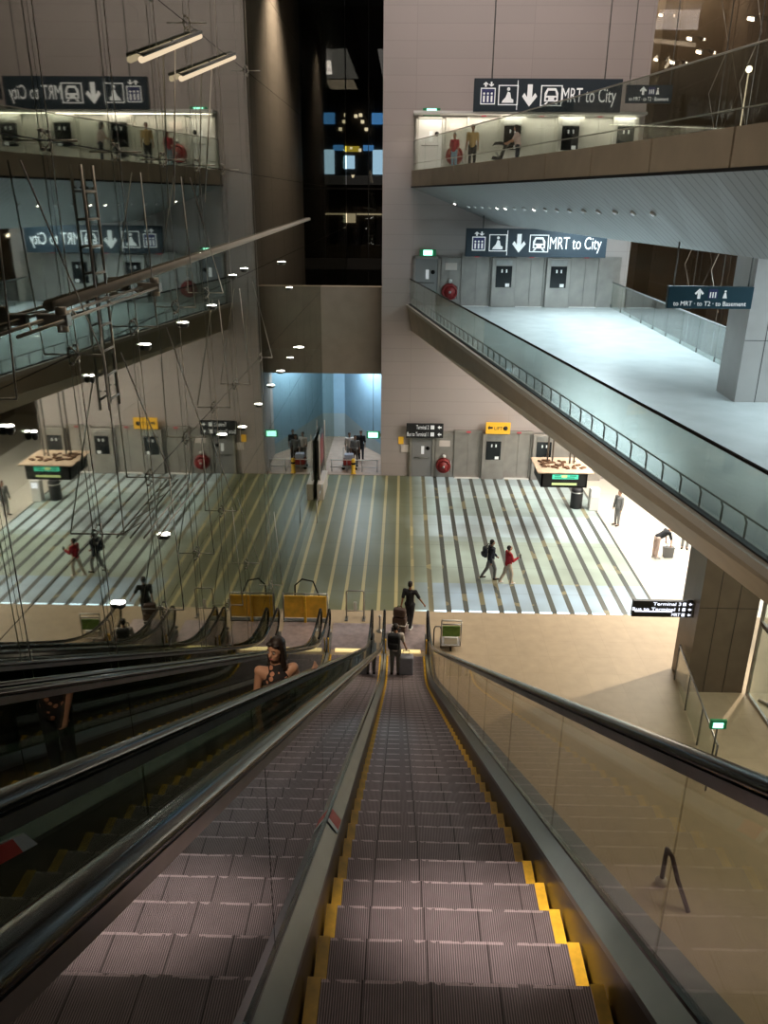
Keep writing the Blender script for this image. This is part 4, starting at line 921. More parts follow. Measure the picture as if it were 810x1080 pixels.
def person(label, loc, yaw, H=1.58, top='navy', legs='blackcloth', shoes='shoe', skin='skin', sleeve=1, lean=0.0, pose=None, hair='short', head_yaw=0.0, head_pitch=0.0, voxel=.011, shirt_long=0.0, group=None, female=False, sit=False):
    """figure facing +Y before the yaw turn; pose gives limb directions (fwd, side, up)"""
    s = H / 1.75; pose = pose or {}
    root = thing('person', label, 'person', loc, group); root.rotation_euler = (0, 0, yaw); ORI[root.name] = Vector()
    hip = Vector((0, 0, .93 * s))
    L = Matrix.Rotation(-lean, 3, 'X')                     # lean forward towards +Y
    def T(v): return hip + L @ (Vector(v) * s)
    sw = .165 if female else .19
    belly, chest, neck, hd = T((0, .01, .14)), T((0, .0, .38)), T((0, -.01, .56)), T((0, .025, .70))
    sh = {q: T((q * sw, -.005, .47)) for q in (-1, 1)}
    hp = {q: hip + Vector((q * .085 * s, 0, -.02 * s)) for q in (-1, 1)}
    el, wr, kn, an, to = {}, {}, {}, {}, {}
    for q, n in ((-1, 'l'), (1, 'r')):
        ua = dirv(*pose.get('ua_' + n, (0.05, q * .14, -1))); fa = dirv(*pose.get('fa_' + n, (.22, q * .06, -1)))
        el[q] = sh[q] + ua * .29 * s; wr[q] = el[q] + fa * .25 * s
        th = dirv(*pose.get('th_' + n, (0.02, q * .03, -1))); sn = dirv(*pose.get('sn_' + n, (-.03, 0, -1)))
        kn[q] = hp[q] + th * .43 * s; an[q] = kn[q] + sn * .41 * s; to[q] = an[q] + Vector((q * .02, .16, -.035)) * s
    low = min(an[q].z for q in an) - .065 * s
    caps = []; ells = []
    HR_ = Matrix.Rotation(head_yaw, 3, 'Z') @ Matrix.Rotation(-head_pitch - lean * .6, 3, 'X')
    def Hd(v): return hd + HR_ @ (Vector(v) * s)
    W = .94 if female else 1.0
    # trunk, neck, limbs
    caps += [(hip, belly, .125 * s * W, .115 * s * W), (belly, chest, .115 * s * W, .125 * s * W), (chest, neck, .10 * s, .055 * s), (neck, Hd((0, -.015, -.03)), .052 * s, .05 * s)]
    for q in (-1, 1):
        caps += [(chest + (sh[q] - chest) * .3, sh[q], .09 * s * W, .058 * s * W), (sh[q], el[q], .05 * s * W, .038 * s * W), (el[q], wr[q], .038 * s * W, .026 * s * W),
                 (hp[q], kn[q], .085 * s, .053 * s), (kn[q], an[q] + Vector((0, 0, .02)), .052 * s, .036 * s), (an[q], to[q], .038 * s, .03 * s)]
        # hand: palm, four curled fingers, thumb off the side
        f = (wr[q] - el[q]).normalized(); side = Vector((1, 0, 0)); side = (side - f * side.dot(f)).normalized() if abs(f.x) < .9 else Vector((0, 1, 0)); nn = f.cross(side)
        pc = wr[q] + f * .05 * s; caps.append((wr[q], pc + f * .03 * s, .026 * s, .030 * s))
        for k, ln in enumerate((.058, .068, .064, .05)):
            b = pc + f * .03 * s + nn * ((k - 1.5) * .019 * s); m1 = b + (f * .8 + side * -q * .35).normalized() * ln * .6 * s; m2 = m1 + (f * .5 + side * -q * .85).normalized() * ln * .5 * s
            caps += [(b, m1, .0105 * s, .0095 * s), (m1, m2, .0095 * s, .008 * s)]
        tb = wr[q] + f * .025 * s + nn * (.03 * s); caps.append((tb, tb + (nn * .7 + f * .7).normalized() * .055 * s, .013 * s, .010 * s))
    # head with brow, cheeks, jaw, nose, ears
    ells += [(Hd((0, -.012, .03)), (.074 * s, .092 * s, .10 * s), HR_), (Hd((0, .022, -.045)), (.054 * s, .062 * s, .062 * s), HR_), (Hd((0, .045, -.085)), (.028 * s, .024 * s, .02 * s), HR_)]
    caps += [(Hd((0, .072, .022)), Hd((0, .098, -.018)), .010 * s, .016 * s)]
    for q in (-1, 1):
        ells += [(Hd((q * .077, -.012, .0)), (.012 * s, .022 * s, .032 * s), HR_), (Hd((q * .034, .052, -.022)), (.024 * s, .02 * s, .02 * s), HR_)]
    body = solid('body', caps, ells, voxel, [skin], root)
    # face features
    fm = MB()
    for q in (-1, 1):
        c = Hd((q * .030, .070, .010)); b = bmesh.new(); bmesh.ops.create_uvsphere(b, u_segments=10, v_segments=8, radius=.0118 * s, matrix=Matrix.Translation(c)); fm.frombm(b, 0, True)
        c = Hd((q * .030, .078, .010)); b = bmesh.new(); bmesh.ops.create_uvsphere(b, u_segments=8, v_segments=6, radius=.0074 * s, matrix=Matrix.Translation(c)); fm.frombm(b, 1, True)
        fm.tube([Hd((q * .012, .083, .032)), Hd((q * .03, .082, .038)), Hd((q * .048, .070, .031))], .004 * s, 5, 1)
    fm.build('eyes', ['eye', 'iris'], root)
    MB().tube([Hd((-.022, .078, -.056)), Hd((0, .088, -.055)), Hd((.022, .078, -.056))], [.004 * s, .008 * s, .004 * s], 6).build('mouth', 'lip', root)
    # hair
    hc = []; he = [(Hd((0, -.026, .05)), (.084 * s, .096 * s, .092 * s), HR_), (Hd((0, -.055, .0)), (.076 * s, .062 * s, .075 * s), HR_)]
    if hair == 'long':
        he += [(Hd((0, -.06, -.08)), (.085 * s, .055 * s, .14 * s), HR_)]
        for q in (-1, 1): hc += [(Hd((q * .07, -.01, .05)), Hd((q * .082, -.012, -.16)), .026 * s, .03 * s)]
        hc += [(Hd((0, -.075, .0)), Hd((0.02, -.085, -.24)), .06 * s, .045 * s)]
        he += [(Hd((-.035, .052, .085)), (.035 * s, .03 * s, .018 * s), HR_), (Hd((.035, .052, .085)), (.035 * s, .03 * s, .018 * s), HR_)]
    hb_ = solid('hair', hc, he, voxel, ['hair'], root)
    # keep the face clear of hair
    bm = bmesh.new(); bm.from_mesh(hb_.data); HI = HR_.transposed()
    kill = [v for v in bm.verts if (lambda l: l.y > .045 * s and l.z < .062 * s and abs(l.x) < .058 * s)(HI @ (v.co - hd))]
    bmesh.ops.delete(bm, geom=kill, context='VERTS'); bm.to_mesh(hb_.data); bm.free()
    # top
    g = .014 * s
    tc = [(hip + L @ Vector((0, 0, (.02 - shirt_long) * s)), belly, .135 * s * W + g, .125 * s * W + g), (belly, chest, .125 * s * W + g, .133 * s * W + g), (chest, chest.lerp(neck, .72), .105 * s + g, .058 * s + g)]
    for q in (-1, 1):
        if sleeve >= 0:
            tc += [(chest + (sh[q] - chest) * .3, sh[q], .092 * s * W + g, .060 * s * W + g)]
            if sleeve > 0:
                e2 = sh[q].lerp(el[q], min(1, sleeve)); tc.append((sh[q], e2, .054 * s * W + g, .046 * s * W + g))
            if sleeve > 1: tc.append((el[q], wr[q], .046 * s * W + g, .034 * s * W + g))
        else:
            tc += [(chest + (sh[q] - chest) * .1, chest + (sh[q] - chest) * .55 + L @ Vector((0, 0, .01 * s)), .09 * s * W + g, .05 * s * W + g * .6)]
    solid('top', tc, [], voxel * 1.15, [top], root)
    # trousers and shoes
    lc = [(hip, hip + L @ Vector((0, 0, .07 * s)), .132 * s * W + g * .5, .126 * s * W + g * .5)]
    for q in (-1, 1): lc += [(hip, hp[q], .12 * s, .092 * s + g), (hp[q], kn[q], .092 * s + g * .7, .062 * s + g * .7), (kn[q], an[q] + Vector((0, 0, .03 * s)), .060 * s + g * .7, .045 * s + g * .7)]
    solid('trousers', lc, [], voxel * 1.15, [legs], root)
    for q in (-1, 1): solid('shoe', [(an[q] + Vector((0, -.03, -.03)) * s, to[q], .046 * s, .038 * s)], [(an[q].lerp(to[q], .55) + Vector((0, 0, -.008)), (.044 * s, .12 * s, .036 * s))], voxel * 1.1, [shoes], root)
    # rest on the ground: shift all children so the soles sit at the root
    dz = low
    for ch in root.children:
        for v in ch.data.vertices: v.co.z -= dz
    root['joints'] = 1; del root['joints']
    info = {k: {q: v[q] - Vector((0, 0, dz)) for q in v} for k, v in (('wr', wr), ('el', el), ('sh', sh), ('an', an))}
    info['chest'] = chest - Vector((0, 0, dz)); info['hip'] = hip - Vector((0, 0, dz))
    return root, info
def w2(root, p):
    return Vector(root.location) + Matrix.Rotation(root.rotation_euler.z, 3, 'Z') @ Vector(p)

# man in black walking away with luggage
man, mi = person('man in black T-shirt and trousers walking away with stacked brown luggage', (.36, 22.3, 0), math.radians(-18), 1.62, 'blackcloth', 'blackcloth', 'shoe_w', 'skin2', .8,
                 pose=dict(ua_r=(.15, .55, -1), fa_r=(.25, .5, -.8), ua_l=(-.45, -.1, -1), fa_l=(-.35, -.1, -1), th_l=(.28, 0, -1), sn_l=(-.05, 0, -1), th_r=(-.12, 0, -1), sn_r=(-.42, 0, -1)))
def suitcase(label, loc, w, dd, h, mk, handle=.25, yaw=0.0, strap=None, group=None):
    t = thing('suitcase', label, 'suitcase', loc, group); t.rotation_euler = (0, 0, yaw); ORI[t.name] = Vector()
    MB().rbox(-w / 2, w / 2, -dd / 2, dd / 2, .05, h, .04).build('shell', mk, t)
    for a in (-1, 1):
        for b in (-1, 1): MB().disc((a * (w / 2 - .05), b * (dd / 2 - .05) - .015, .03), .03, (0, 1, 0), .03, 10).build('wheel', 'black', t)
    m = MB()
    for a in (-1, 1): m.tube([(a * w * .22, dd / 2 - .06, h - .02), (a * w * .22, dd / 2 - .06, h + handle)], .009, 6)
    m.tube([(-w * .24, dd / 2 - .06, h + handle), (w * .24, dd / 2 - .06, h + handle)], .015, 8); m.build('pull_handle', 'steel_dark', t)
    for k in (-.3, -.1, .1, .3): MB().box(w * k - .008, w * k + .008, -dd / 2 - .006, -dd / 2 + .002, .12, h - .08).build('shell_rib', mk, t)
    if strap: MB().box(-w / 2 - .006, w / 2 + .006, -dd / 2 - .008, dd / 2 + .008, h * .6, h * .6 + .03).build('strap', strap, t)
    return t
suitcase('tall brown suitcase with a pale strap pulled by the man in black', (.05, 21.75, .02), .42, .28, .66, 'case_brown', .05, math.radians(-14), 'white')
t = thing('travel_bag', 'brown soft bag riding on top of the tall brown suitcase', 'bag', (.05, 21.75, .69)); t.rotation_euler = (0, 0, math.radians(-14)); ORI[t.name] = Vector()
MB().rbox(-.2, .2, -.14, .08, 0.0, .30, .08).build('shell', 'case_brown', t); MB().tube([(-.09, -.03, .28), (-.05, -.03, .36), (.05, -.03, .36), (.09, -.03, .28)], .012, 6).build('carry_handle', 'black', t)
# traveller at the foot of the escalator
zst = zN(19.355)
trav, ti = person('traveller in pale top with black rucksack stepping off the descending escalator', (-.06, 19.2, zst + .001), math.radians(-10), 1.60, 'whitecloth', 'greycloth', 'shoe', 'skin', .8,
                  pose=dict(ua_r=(.25, .15, -1), fa_r=(.35, .25, -1), ua_l=(.3, -.1, -1), fa_l=(.7, .0, -.6), th_l=(.02, -.03, -1), th_r=(.05, .02, -1)), head_pitch=-.2)
def rucksack(label, root, inf, mk, w=.30, h=.42, dd=.17):
    c = inf['chest']; t = thing('rucksack', label, 'rucksack', w2(root, (c.x, c.y - .24, c.z - .24))); t.rotation_euler = root.rotation_euler; ORI[t.name] = Vector()
    MB().rbox(-w / 2, w / 2, -dd / 2, dd / 2, 0, h, .06).build('pack', mk, t)
    MB().rbox(-w * .38, w * .38, -dd / 2 - .05, -dd / 2 + .03, .04, h * .5, .03).build('front_pocket', mk, t)
    for q in (-1, 1): MB().tube([(q * .09, dd / 2 - .02, h - .04), (q * .10, dd / 2 + .09, h + .08), (q * .11, dd / 2 + .26, h - .02), (q * .12, dd / 2 + .26, h * .55), (q * .12, dd / 2, .08)], .014, 6).build('shoulder_strap', mk, t)
rucksack('black rucksack worn by the traveller stepping off the escalator', trav, ti, 'blackcloth', .34, .46, .2)
zs2 = zN(19.355)
suitcase('grey hard suitcase beside the traveller on the escalator', (.24, 19.17, zs2 + .002), .40, .26, .62, 'case_grey', .12, 0)
# two walkers in the lower hall
wk1, i1 = person('man in navy top and dark trousers striding across the lower hall', (3.25, 25.86, 0), math.radians(-78), 1.56, 'navy', 'greycloth', 'shoe', 'skin2', 1.5,
                 pose=dict(th_r=(.42, 0, -1), sn_r=(-.02, 0, -1), th_l=(-.28, 0, -1), sn_l=(-.62, 0, -1), ua_l=(.4, -.12, -1), fa_l=(.6, .1, -.6), ua_r=(-.35, .15, -1), fa_r=(.1, .1, -1)))
rucksack('dark rucksack on the back of the man in navy', wk1, i1, 'navy', .28, .38, .14)
wk2, i2 = person('walker in bright red top and beige trousers looking at a phone', (3.82, 25.50, 0), math.radians(-70), 1.50, 'redcloth', 'beige', 'shoe_w', 'skin', 1.5, hair='short',
                 pose=dict(th_r=(.34, 0, -1), sn_r=(-.05, 0, -1), th_l=(-.30, 0, -1), sn_l=(-.55, 0, -1), ua_r=(.35, .05, -1), fa_r=(1, -.25, .35), ua_l=(.15, -.15, -1), fa_l=(.8, .2, -.2)), head_pitch=-.45)
p = w2(wk2, i2['wr'][1] + Vector((-.02, .10, .05)))
tag(MB().rbox(p.x - .006, p.x + .03, p.y - .035, p.y + .035, p.z - .06, p.z + .07, .004).build('phone', 'screen'), 'dark phone held by the walker in red', 'phone')
# bending person under the bridge
bn, ib = person('person in dark top and pale trousers bending forward over a grey bag', (9.70, 27.95, 0), math.radians(-80), 1.6, 'blackcloth', 'pale', 'shoe_w', 'skin', .9, lean=1.05,
                pose=dict(ua_r=(.35, .1, -1), fa_r=(.1, 0, -1), ua_l=(.3, -.1, -1), fa_l=(.15, 0, -1), th_l=(-.05, 0, -1), th_r=(.05, 0, -1)))
pb = w2(bn, (0, .52, 0)); t = thing('carrier_bag', 'dark grey bag standing before the bending person', 'bag', (pb.x, pb.y, 0))
MB().prism([(-.17, 0), (.17, 0), (.2, .42), (-.2, .42)], (pb.x, pb.y - .1, .003), (1, 0, 0), (0, 0, 1), (0, .2, 0)).build('shell', 'greycloth', t); MB().tube([(pb.x - .1, pb.y, .41), (pb.x - .06, pb.y, .56), (pb.x + .06, pb.y, .56), (pb.x + .1, pb.y, .41)], .01, 6).build('carry_handle', 'black', t)
person('person standing beyond the bending one, only legs in view under the footbridge', (11.12, 28.9, 0), math.radians(160), 1.6, 'greycloth', 'mid_grey', 'shoe', 'skin', 1.2, voxel=.013)
person('person in grey clothes standing under the edge of the middle footbridge', (9.05, 31.2, 0), math.radians(120), 1.55, 'greycloth', 'greycloth', 'shoe', 'skin', 1.2, voxel=.013)
# woman riding up the middle escalator, facing the camera and looking aside
wy = 6.02; wz = zN(2.20 + .365 * 11)
wom, iw = person('woman with long dark hair in a black and orange floral top riding the middle escalator', (-1.06, wy, wz + .007), math.radians(180 + 12), 1.56, 'floral', 'blackcloth', 'shoe', 'skin', -1, hair='long', head_yaw=-.70, voxel=.0085, female=True,
                 pose=dict(ua_l=(-.28, -.30, -1), fa_l=(-1.0, -.62, .12), ua_r=(.05, .16, -1), fa_r=(.35, -.1, -1)), shirt_long=.05)
# upper lobby people
person('person in tan top waiting at the upper lift lobby', (2.62, 34.6, UP - .03), math.radians(170), 1.62, 'tan', 'blackcloth', 'shoe', 'skin2', .8, voxel=.013)
person('person in pale pink top leaning over a pushchair in the upper lift lobby', (4.35, 34.2, UP - .03), math.radians(75), 1.6, 'pale', 'navy', 'shoe', 'skin', .8, lean=.15, voxel=.013, hair='long', pose=dict(ua_l=(.6, -.1, -1), fa_l=(1, .0, -.4), ua_r=(.6, .1, -1), fa_r=(1, 0, -.4)))
px_, py_ = 3.62, 34.35
t = thing('pushchair', 'dark pushchair in front of the person in pale pink', 'pushchair', (px_, py_, UP - .03))
zb = UP - .03
for ax in (-.28, .3):
    for ay in (-.2, .2): MB().disc((px_ + ax, py_ + ay - .02, zb + .11), .11, (0, 1, 0), .04, 14).build('wheel', 'black', t)
for ay in (-.2, .2): MB().tube([(px_ - .28, py_ + ay, zb + .11), (px_ + .15, py_ + ay, zb + .6), (px_ + .45, py_ + ay, zb + 1.0)], .014, 6).tube([(px_ + .3, py_ + ay, zb + .11), (px_ - .1, py_ + ay, zb + .62)], .014, 6).build('frame_tube', 'steel_dark', t)
MB().tube([(px_ + .45, py_ - .2, zb + 1.0), (px_ + .45, py_ + .2, zb + 1.0)], .018, 8).build('push_bar', 'black', t)
MB().prism([(-.25, .38), (.12, .32), (.30, .85), (.22, .88), (.05, .45), (-.22, .48)], (px_, py_ - .18, zb), (1, 0, 0), (0, 0, 1), (0, .36, 0)).build('seat', 'blackcloth', t)
MB().prism([(.28, .85), (.10, 1.0), (-.15, .98), (-.25, .85), (-.10, .9), (.1, .9)], (px_, py_ - .19, zb), (1, 0, 0), (0, 0, 1), (0, .38, 0)).build('hood', 'blackcloth', t)
person('person in red top near the end wall on the upper storey', (1.95, 35.2, UP - .03), math.radians(150), 1.35, 'redcloth', 'hoarding', 'shoe', 'skin', .9, voxel=.013)
# people in the hoarded passage
for (x, y, yaw, tp, lg, lab) in ((-2.62, 39.2, 200, 'whitecloth', 'greycloth', 'person in pale top standing among the group in the blue passage'), (-2.05, 39.6, 170, 'blackcloth', 'navy', 'person in black top at the wall side of the group in the blue passage'), (-2.3, 38.7, 185, 'greycloth', 'case_brown', 'person in grey top at the front of the group in the blue passage')):
    person(lab, (x, y, 0), math.radians(yaw), 1.6, tp, lg, 'shoe', 'skin2', 1.0, voxel=.014)
t = thing('luggage_trolley', 'loaded red luggage trolley in front of the group in the blue passage', 'trolley', (-2.55, 38.1, 0))
MB().rbox(-2.9, -2.2, 37.9, 38.4, .18, .24, .01).build('tray', 'steel_dark', t); MB().rbox(-2.85, -2.3, 37.92, 38.36, .24, .55, .05).build('lower_case', 'red', t); MB().rbox(-2.8, -2.35, 37.95, 38.3, .55, .80, .04).build('upper_case', 'case_grey', t)
MB().tube([(-2.88, 38.42, .2), (-2.88, 38.5, 1.0), (-2.22, 38.5, 1.0), (-2.22, 38.42, .2)], .018, 8).build('push_bar', 'steel', t)
for a in (-2.85, -2.25):
    for b in (37.95, 38.35): MB().disc((a, b - .02, .09), .09, (0, 1, 0), .04, 12).build('wheel', 'black', t)
t = thing('bollard', 'yellow bollard standing at the passage mouth before the trolley', 'bollard', (-2.32, 37.4, 0))
MB().lathe((-2.32, 37.4, 0), [(.13, 0), (.13, .03), (.10, .05), (.10, .70), (.07, .76), (.01, .78)], 16).build('shaft', 'yellow', t); MB().lathe((-2.32, 37.4, .48), [(.102, 0), (.103, .1)], 16).build('band', 'black', t)
t = thing('barrier_rail', 'low rail with posts closing the passage mouth', 'barrier', (-2.0, 37.6, 0))
MB().tube([(-3.5, 37.65, .62), (-1.1, 37.65, .62)], .022, 8).build('rail', 'white', t); MB().tube([(-3.5, 37.65, .25), (-1.1, 37.65, .25)], .016, 8).build('rail', 'steel', t)
for x in (-3.4, -2.65, -1.9, -1.15): MB().tube([(x, 37.65, 0), (x, 37.65, .64)], .022, 8).build('post', 'steel', t)

# ------------------------------------------------------------------ landing furniture
t = thing('barrier', 'amber boarded barrier closing the escalator beside the glass facade', 'barrier', (-3.0, 21.95, 0))
for a, b in ((-3.62, -2.98), (-2.92, -2.28)): MB().rbox(a, b, 22.50, 22.55, .16, .92, .012).build('board', 'yellow_board', t)
for x in (-3.65, -2.95, -2.25): MB().tube([(x, 22.56, 0), (x, 22.56, 1.0)], .024, 8).build('post', 'steel', t)
MB().tube([(-3.65, 22.56, .98), (-2.25, 22.56, .98)], .02, 8).build('top_rail', 'steel', t)
MB().rbox(-2.99, -2.91, 22.42, 22.48, .0, .95, .01).build('prop', 'yellow', t)['label'] = 'bright yellow upright prop'
MB().rbox(-3.66, -2.24, 22.46, 22.66, 0, .05, .01).build('foot', 'steel_dark', t)
t = thing('trolley_frame', 'black bent tube frame leaning behind the amber barrier', 'frame', (-3.1, 22.9, 0))
MB().tube([(-3.35, 22.95, 0), (-3.32, 23.0, 1.05), (-3.1, 23.05, 1.25), (-2.75, 23.1, 1.15), (-2.55, 22.95, .7), (-2.35, 22.9, 0)], .026, 8).build('bent_tube', 'black', t)
MB().tube([(-3.33, 22.98, .55), (-2.5, 22.93, .55)], .02, 8).build('crossbar', 'black', t)
t = thing('hoop_barrier', 'steel hoop stand in front of the middle escalator', 'barrier', (-1.38, 22.75, 0))
MB().tube([(-1.66, 22.75, 0), (-1.66, 22.75, .98), (-1.62, 22.75, 1.02), (-1.14, 22.75, 1.02), (-1.10, 22.75, .98), (-1.10, 22.75, 0)], .022, 8).build('hoop', 'steel', t)
MB().tube([(-1.66, 22.75, .30), (-1.10, 22.75, .30)], .016, 8).build('crossbar', 'steel', t)
MB().rbox(-1.43, -1.33, 22.73, 22.77, .30, .62, .01).build('tag_board', 'white', t)
for x in (-1.66, -1.10): MB().rbox(x - .05, x + .05, 22.6, 22.9, 0, .03, .008).build('foot', 'steel_dark', t)
# luggage trolley by the right-hand newel
def trolley(label, x, y, yaw):
    t = thing('luggage_trolley', label, 'trolley', (x, y, 0)); t.rotation_euler = (0, 0, yaw); ORI[t.name] = Vector()
    MB().rbox(-.26, .26, -.05, .02, .52, .86, .01).build('advert_board', 'green_board', t)['label'] = 'green advertising board'
    m = MB()
    for q in (-1, 1): m.tube([(q * .29, .55, .12), (q * .29, 0.06, .16), (q * .29, -.02, .30), (q * .29, -.03, 1.05)], .02, 8)
    m.build('frame_tube', 'steel', t)
    MB().tube([(-.29, -.03, 1.05), (.29, -.03, 1.05)], .028, 8).build('push_bar', 'white', t)
    MB().tube([(-.29, -.02, .92), (.29, -.02, .92)], .02, 8).build('brake_bar', 'steel', t)
    MB().rbox(-.27, .27, .02, .6, .14, .17, .006).build('tray', 'steel', t)
    MB().rbox(-.2, .2, -.02, .14, .24, .46, .02).build('basket', 'white', t)
    for a, b in ((-.26, .5), (.26, .5), (0, .0)): MB().disc((a - .02, b, .07), .07, (1, 0, 0), .04, 12).build('wheel', 'black', t)
    return t
trolley('steel luggage trolley with a green board behind the escalator newel', 1.58, 20.9, 0)
# floor stanchions near the newels
def stanchion(x, y, h, lab, mk='steel'):
    t = thing('stanchion', lab, 'post', (x, y, 0), 'short posts between the escalator feet')
    MB().lathe((x, y, 0), [(.11, 0), (.11, .02), (.03, .04), (.028, h - .04), (.045, h - .03), (.045, h), (.01, h + .015)], 14).build('shaft', mk, t)
stanchion(-.57, 22.0, .55, 'short steel post between the descending and middle escalators'); stanchion(-2.19, 22.0, .5, 'short steel post between the middle and facade escalators')
# steel loop behind the right newel
t = thing('hoop_barrier', 'dark tube loop standing beside the descending escalator newel', 'barrier', (1.2, 21.2, 0))
MB().tube([(1.08, 21.1, 0), (1.08, 21.1, .62), (1.12, 21.1, .72), (1.26, 21.1, .72), (1.30, 21.1, .62), (1.30, 21.1, 0)], .022, 8).build('hoop', 'steel_dark', t)
# bent pipe hoop on the floor below the near balustrade
def floor_pt(px, py, z=0.0):
    r = Rm @ Vector((px - 405, py - 540, 845)); k = (z - Z0) / r.z; return Vector((r.x * k, r.y * k, z))
a, b, c = floor_pt(726, 962), floor_pt(697, 932), floor_pt(704, 896, .9)
t = thing('hoop_barrier', 'dark bent pipe hoop on the stone floor below the near glass balustrade', 'barrier', b)
MB().tube([b, Vector((b.x, b.y, .7)), b.lerp(c, .55) + Vector((0, 0, .42)), c, c.lerp(a, .2) + Vector((0, 0, .12)), a.lerp(c, .5), a], .045, 10).build('bent_pipe', 'case_brown', t)
MB().lathe(b, [(.10, 0), (.12, .03), (.12, .1), (.05, .16)], 12).build('foot_cap', 'kerb', t)['label'] = 'pale foot cap'
# litter bin and pale pedestal beyond the display
t = thing('litter_bin', 'dark round litter bin beyond the hanging display', 'bin', (7.75, 33.2, 0))
MB().lathe((7.75, 33.2, 0), [(.24, 0), (.26, .04), (.26, .85), (.22, .92), (.05, .96)], 18).build('body_shell', 'black_matt', t); MB().lathe((7.75, 33.2, .72), [(.265, 0), (.265, .05)], 18).build('band', 'steel', t)
t = thing('pedestal', 'pale information pedestal with a glowing top under the footbridge', 'pedestal', (8.45, 33.0, 0))
MB().rbox(8.25, 8.65, 32.8, 33.2, 0, 1.0, .03).build('plinth', 'white', t); MB().rbox(8.32, 8.58, 32.78, 32.81, .65, .9, .01).build('screen', 'letters_lit', t)
# leaning hoardings against the facade
t = thing('site_board', 'tall dark boards on a beige base leaning against the facade at the passage', 'board', (-3.5, 34.4, 0))
MB().rbox(-3.72, -3.42, 33.6, 35.6, 0, .75, .02).build('base_box', 'kerb', t)
MB().rbox(-3.74, -3.66, 34.2, 36.6, .75, 2.6, .01).build('board', 'dark_wall', t)
MB().rbox(-3.665, -3.65, 34.9, 36.2, 1.2, 2.4, .004).build('poster', 'red', t)
for y in (34.1, 36.65): MB().tube([(-3.62, y, 0), (-3.62, y, 2.9)], .025, 8).build('post', 'kerb', t)
MB().tube([(-3.45, 33.55, .78), (-3.45, 31.0, .85), (-3.45, 30.9, 0)], .018, 8).build('hand_rail', 'steel', t)
# glass rail beside the column on the landing
A0, A1 = Vector((7.85, 19.6, 0)), Vector((7.30, 15.2, 0))
t = thing('glass_barrier', 'low glass barrier with dark posts running from the column', 'barrier', A0)
dv = (A1 - A0); nn = Vector((dv.y, -dv.x, 0)).normalized() * .008
for k in range(3):
    a, b = A0 + dv * (k / 3 + .01), A0 + dv * ((k + 1) / 3 - .01); q = [a - nn, b - nn, b + nn, a + nn]
    MB().add([v + Vector((0, 0, .08)) for v in q] + [v + Vector((0, 0, 1.05)) for v in q], [(0, 1, 2, 3), (4, 5, 6, 7), (0, 1, 5, 4), (1, 2, 6, 5), (2, 3, 7, 6), (3, 0, 4, 7)]).build('glass_panel', 'glass_rail', t)
for k in range(4):
    a = A0 + dv * (k / 3); MB().tube([a, a + Vector((0, 0, 1.12))], .024, 8).build('post', 'steel_dark', t)
MB().tube([A0 + Vector((0, 0, 1.1)), A1 + Vector((0, 0, 1.1))], .026, 8).build('handrail', 'steel', t)
# glazed screen beyond the column with bracing
SXg = 9.6
sg = MB()
for k in range(5): sg.box(SXg, SXg + .012, 8.4 + 2.1 * k, 10.46 + 2.1 * k, .1, 6.9)
struct(sg.build('window_5', 'glass_rail'), 'glazed screen under the middle footbridge beside the column', 'window')
m = MB()
for k in range(6): m.box(SXg - .03, SXg + .04, 8.36 + 2.1 * k, 8.44 + 2.1 * k, 0, 7.0)
m.box(SXg - .03, SXg + .04, 8.4, 18.9, 0, .1).box(SXg - .04, SXg + .05, 8.4, 18.9, 2.2, 2.32)
struct(m.build('trim_7', 'steel'), 'steel mullions and transom of the glazed screen', 'trim')
t = thing('floor_brace', 'crossed steel bracing tubes over the floor behind the glazed screen', 'bracing', (10.6, 15.5, 0))
for a, b in (((9.8, 18.6), (12.6, 14.2)), ((12.6, 18.6), (9.8, 14.2)), ((9.8, 14.2), (12.6, 14.2)), ((9.8, 16.4), (12.6, 16.4)), ((9.8, 14.2), (12.6, 9.5)), ((12.6, 14.2), (9.8, 9.5))): MB().tube([(*a, .06), (*b, .06)], .05, 8).build('tube', 'steel_dark', t)

# ------------------------------------------------------------------ lighting
def area(name, loc, size, energy, col, target=None, sy=None, spread=None):
    l = bpy.data.lights.new(name, 'AREA'); l.energy = energy; l.color = col; l.shape = 'RECTANGLE'; l.size = size; l.size_y = sy or size
    if spread: l.spread = spread
    o = bpy.data.objects.new(name, l); COL.objects.link(o); o.location = loc
    if target is not None: o.rotation_euler = (Vector(target) - Vector(loc)).to_track_quat('-Z', 'Y').to_euler()
    return o
WARM = (1.0, .80, .58); NEUT = (1.0, .93, .85); COOL = (.74, .93, 1.0); PINK = (1.0, .88, .84)
def spot(name, loc, target, energy, col, cone, blend=1.0, r=.06):
    l = bpy.data.lights.new(name, 'SPOT'); l.energy = energy; l.color = col; l.spot_size = math.radians(cone); l.spot_blend = blend; l.shadow_soft_size = r
    o = bpy.data.objects.new(name, l); COL.objects.link(o); o.location = loc; o.rotation_euler = (Vector(target) - Vector(loc)).to_track_quat('-Z', 'Y').to_euler(); return o
area('hall_ceiling_light', (0, 26, 24.4), 5, 300, NEUT, (0, 26, 0), 18)
area('wall_wash_light', (4.5, 27, 24.3), 10, 950, PINK, (4.5, 37.2, 14), 2)
spot('escalator_light', (0.5, 2.2, 14.6), (0.45, 2.9, 9.45), 1900, (1.0, .84, .72), 18)
area('escalator_light_far', (-0.5, 13, 24.3), 3, 150, WARM, (-0.5, 13, 0), 8)
spot('rider_fill_light', (-1.6, 2.6, 13.4), (-1.03, 6.1, 8.6), 650, (1.0, .80, .58), 30)  # unseen spot added to brighten the woman
area('middle_storey_light', (7.6, 29.5, 11.9), 2.6, 950, COOL, (7.6, 29.5, 8), 12)
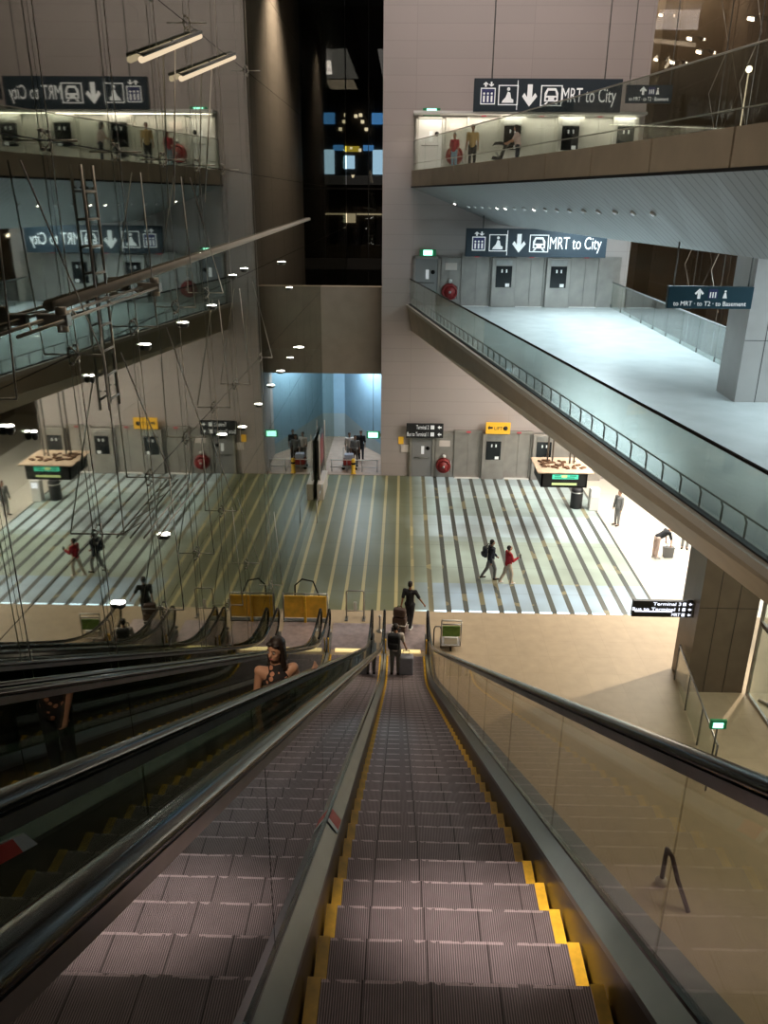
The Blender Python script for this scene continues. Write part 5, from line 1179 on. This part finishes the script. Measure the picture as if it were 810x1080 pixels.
area('middle_storey_light_near', (9.8, 15.5, 11.9), 4, 760, COOL, (9.0, 15, 8), 7)
area('upper_lobby_light', (5.0, 36.75, UP + 2.08), 9, 95, (1.0, .90, .74), (5.0, 36.75, 13.7), .35)
area('lower_hall_light', (10.6, 29.5, 6.9), 2.8, 1900, (1.0, .94, .84), (10.6, 29.5, 0), 8)
spot('landing_light', (12.2, 22.4, 6.6), (6.0, 21.2, 0), 2600, (1.0, .84, .62), 62, .35, .12)
spot('slot_fill_light', (-3.2, 45, 24.2), (-1.0, 46, 9), 5200, WARM, 100, 1.0, .05)  # unseen spot added to brighten the end wall's flank
area('lower_lobby_light', (4.6, 33.6, 6.9), 5, 190, NEUT, (4.6, 35, 0), 2)
area('passage_light', (-2.2, 41.0, 4.75), 1.6, 230, (.74, .88, 1.0), (-2.2, 41.4, 0), 2.0)
area('pit_light', (11.4, 14.5, 6.8), 2.6, 420, (1.0, .90, .66), (11.2, 14.5, 0), 7)
area('under_bridge_fill_light', (6.4, 7.5, 6.85), 1.5, 40, WARM, (5.0, 7.5, 0), 4)  # added fill for the floor seen through the near balustrade
spot('escalator_foot_fill_light', (-1.2, 20.6, 16), (-1.2, 21.6, 0), 2600, (1.0, .86, .68), 34)  # unseen spot added to lift the landing and the luggage
area('side_wall_fill_light', (15.0, 26, 23.5), 1.5, 700, WARM, (16.4, 26, 8), 20)  # added fill for the brown walls behind the glazing, no fixture there
area('side_wall_fill_light_end', (12, 46.6, 23.5), 4, 160, WARM, (12, 48, 10), 1)
for i, (y, z, e) in enumerate(((13, 9.6, 150), (10, 6.8, 210), (17, 5.0, 190), (15, 10.5, 120))):
    spot('fascia_fill_light', (GX + .5, y, z), (9.0, y + 2, z + 2.5), e, (1.0, .86, .70), 130)  # added fill for the bridge fascias, in place of floor bounce
w = bpy.data.worlds.new('world'); SC.world = w; w.use_nodes = True
w.node_tree.nodes['Background'].inputs[0].default_value = (.55, .50, .45, 1); w.node_tree.nodes['Background'].inputs[1].default_value = .01
vs_ = SC.view_settings; vs_.view_transform = 'Standard'; vs_.look = 'None'; vs_.gamma = 1; vs_.use_curve_mapping = False; vs_.exposure = 0.0
SC.display_settings.display_device = 'sRGB'
SC.cycles.use_denoising = True
SC.cycles.max_bounces = 10; SC.cycles.transparent_max_bounces = 24; SC.cycles.glossy_bounces = 5; SC.cycles.diffuse_bounces = 3
SC.cycles.sample_clamp_indirect = 4.0
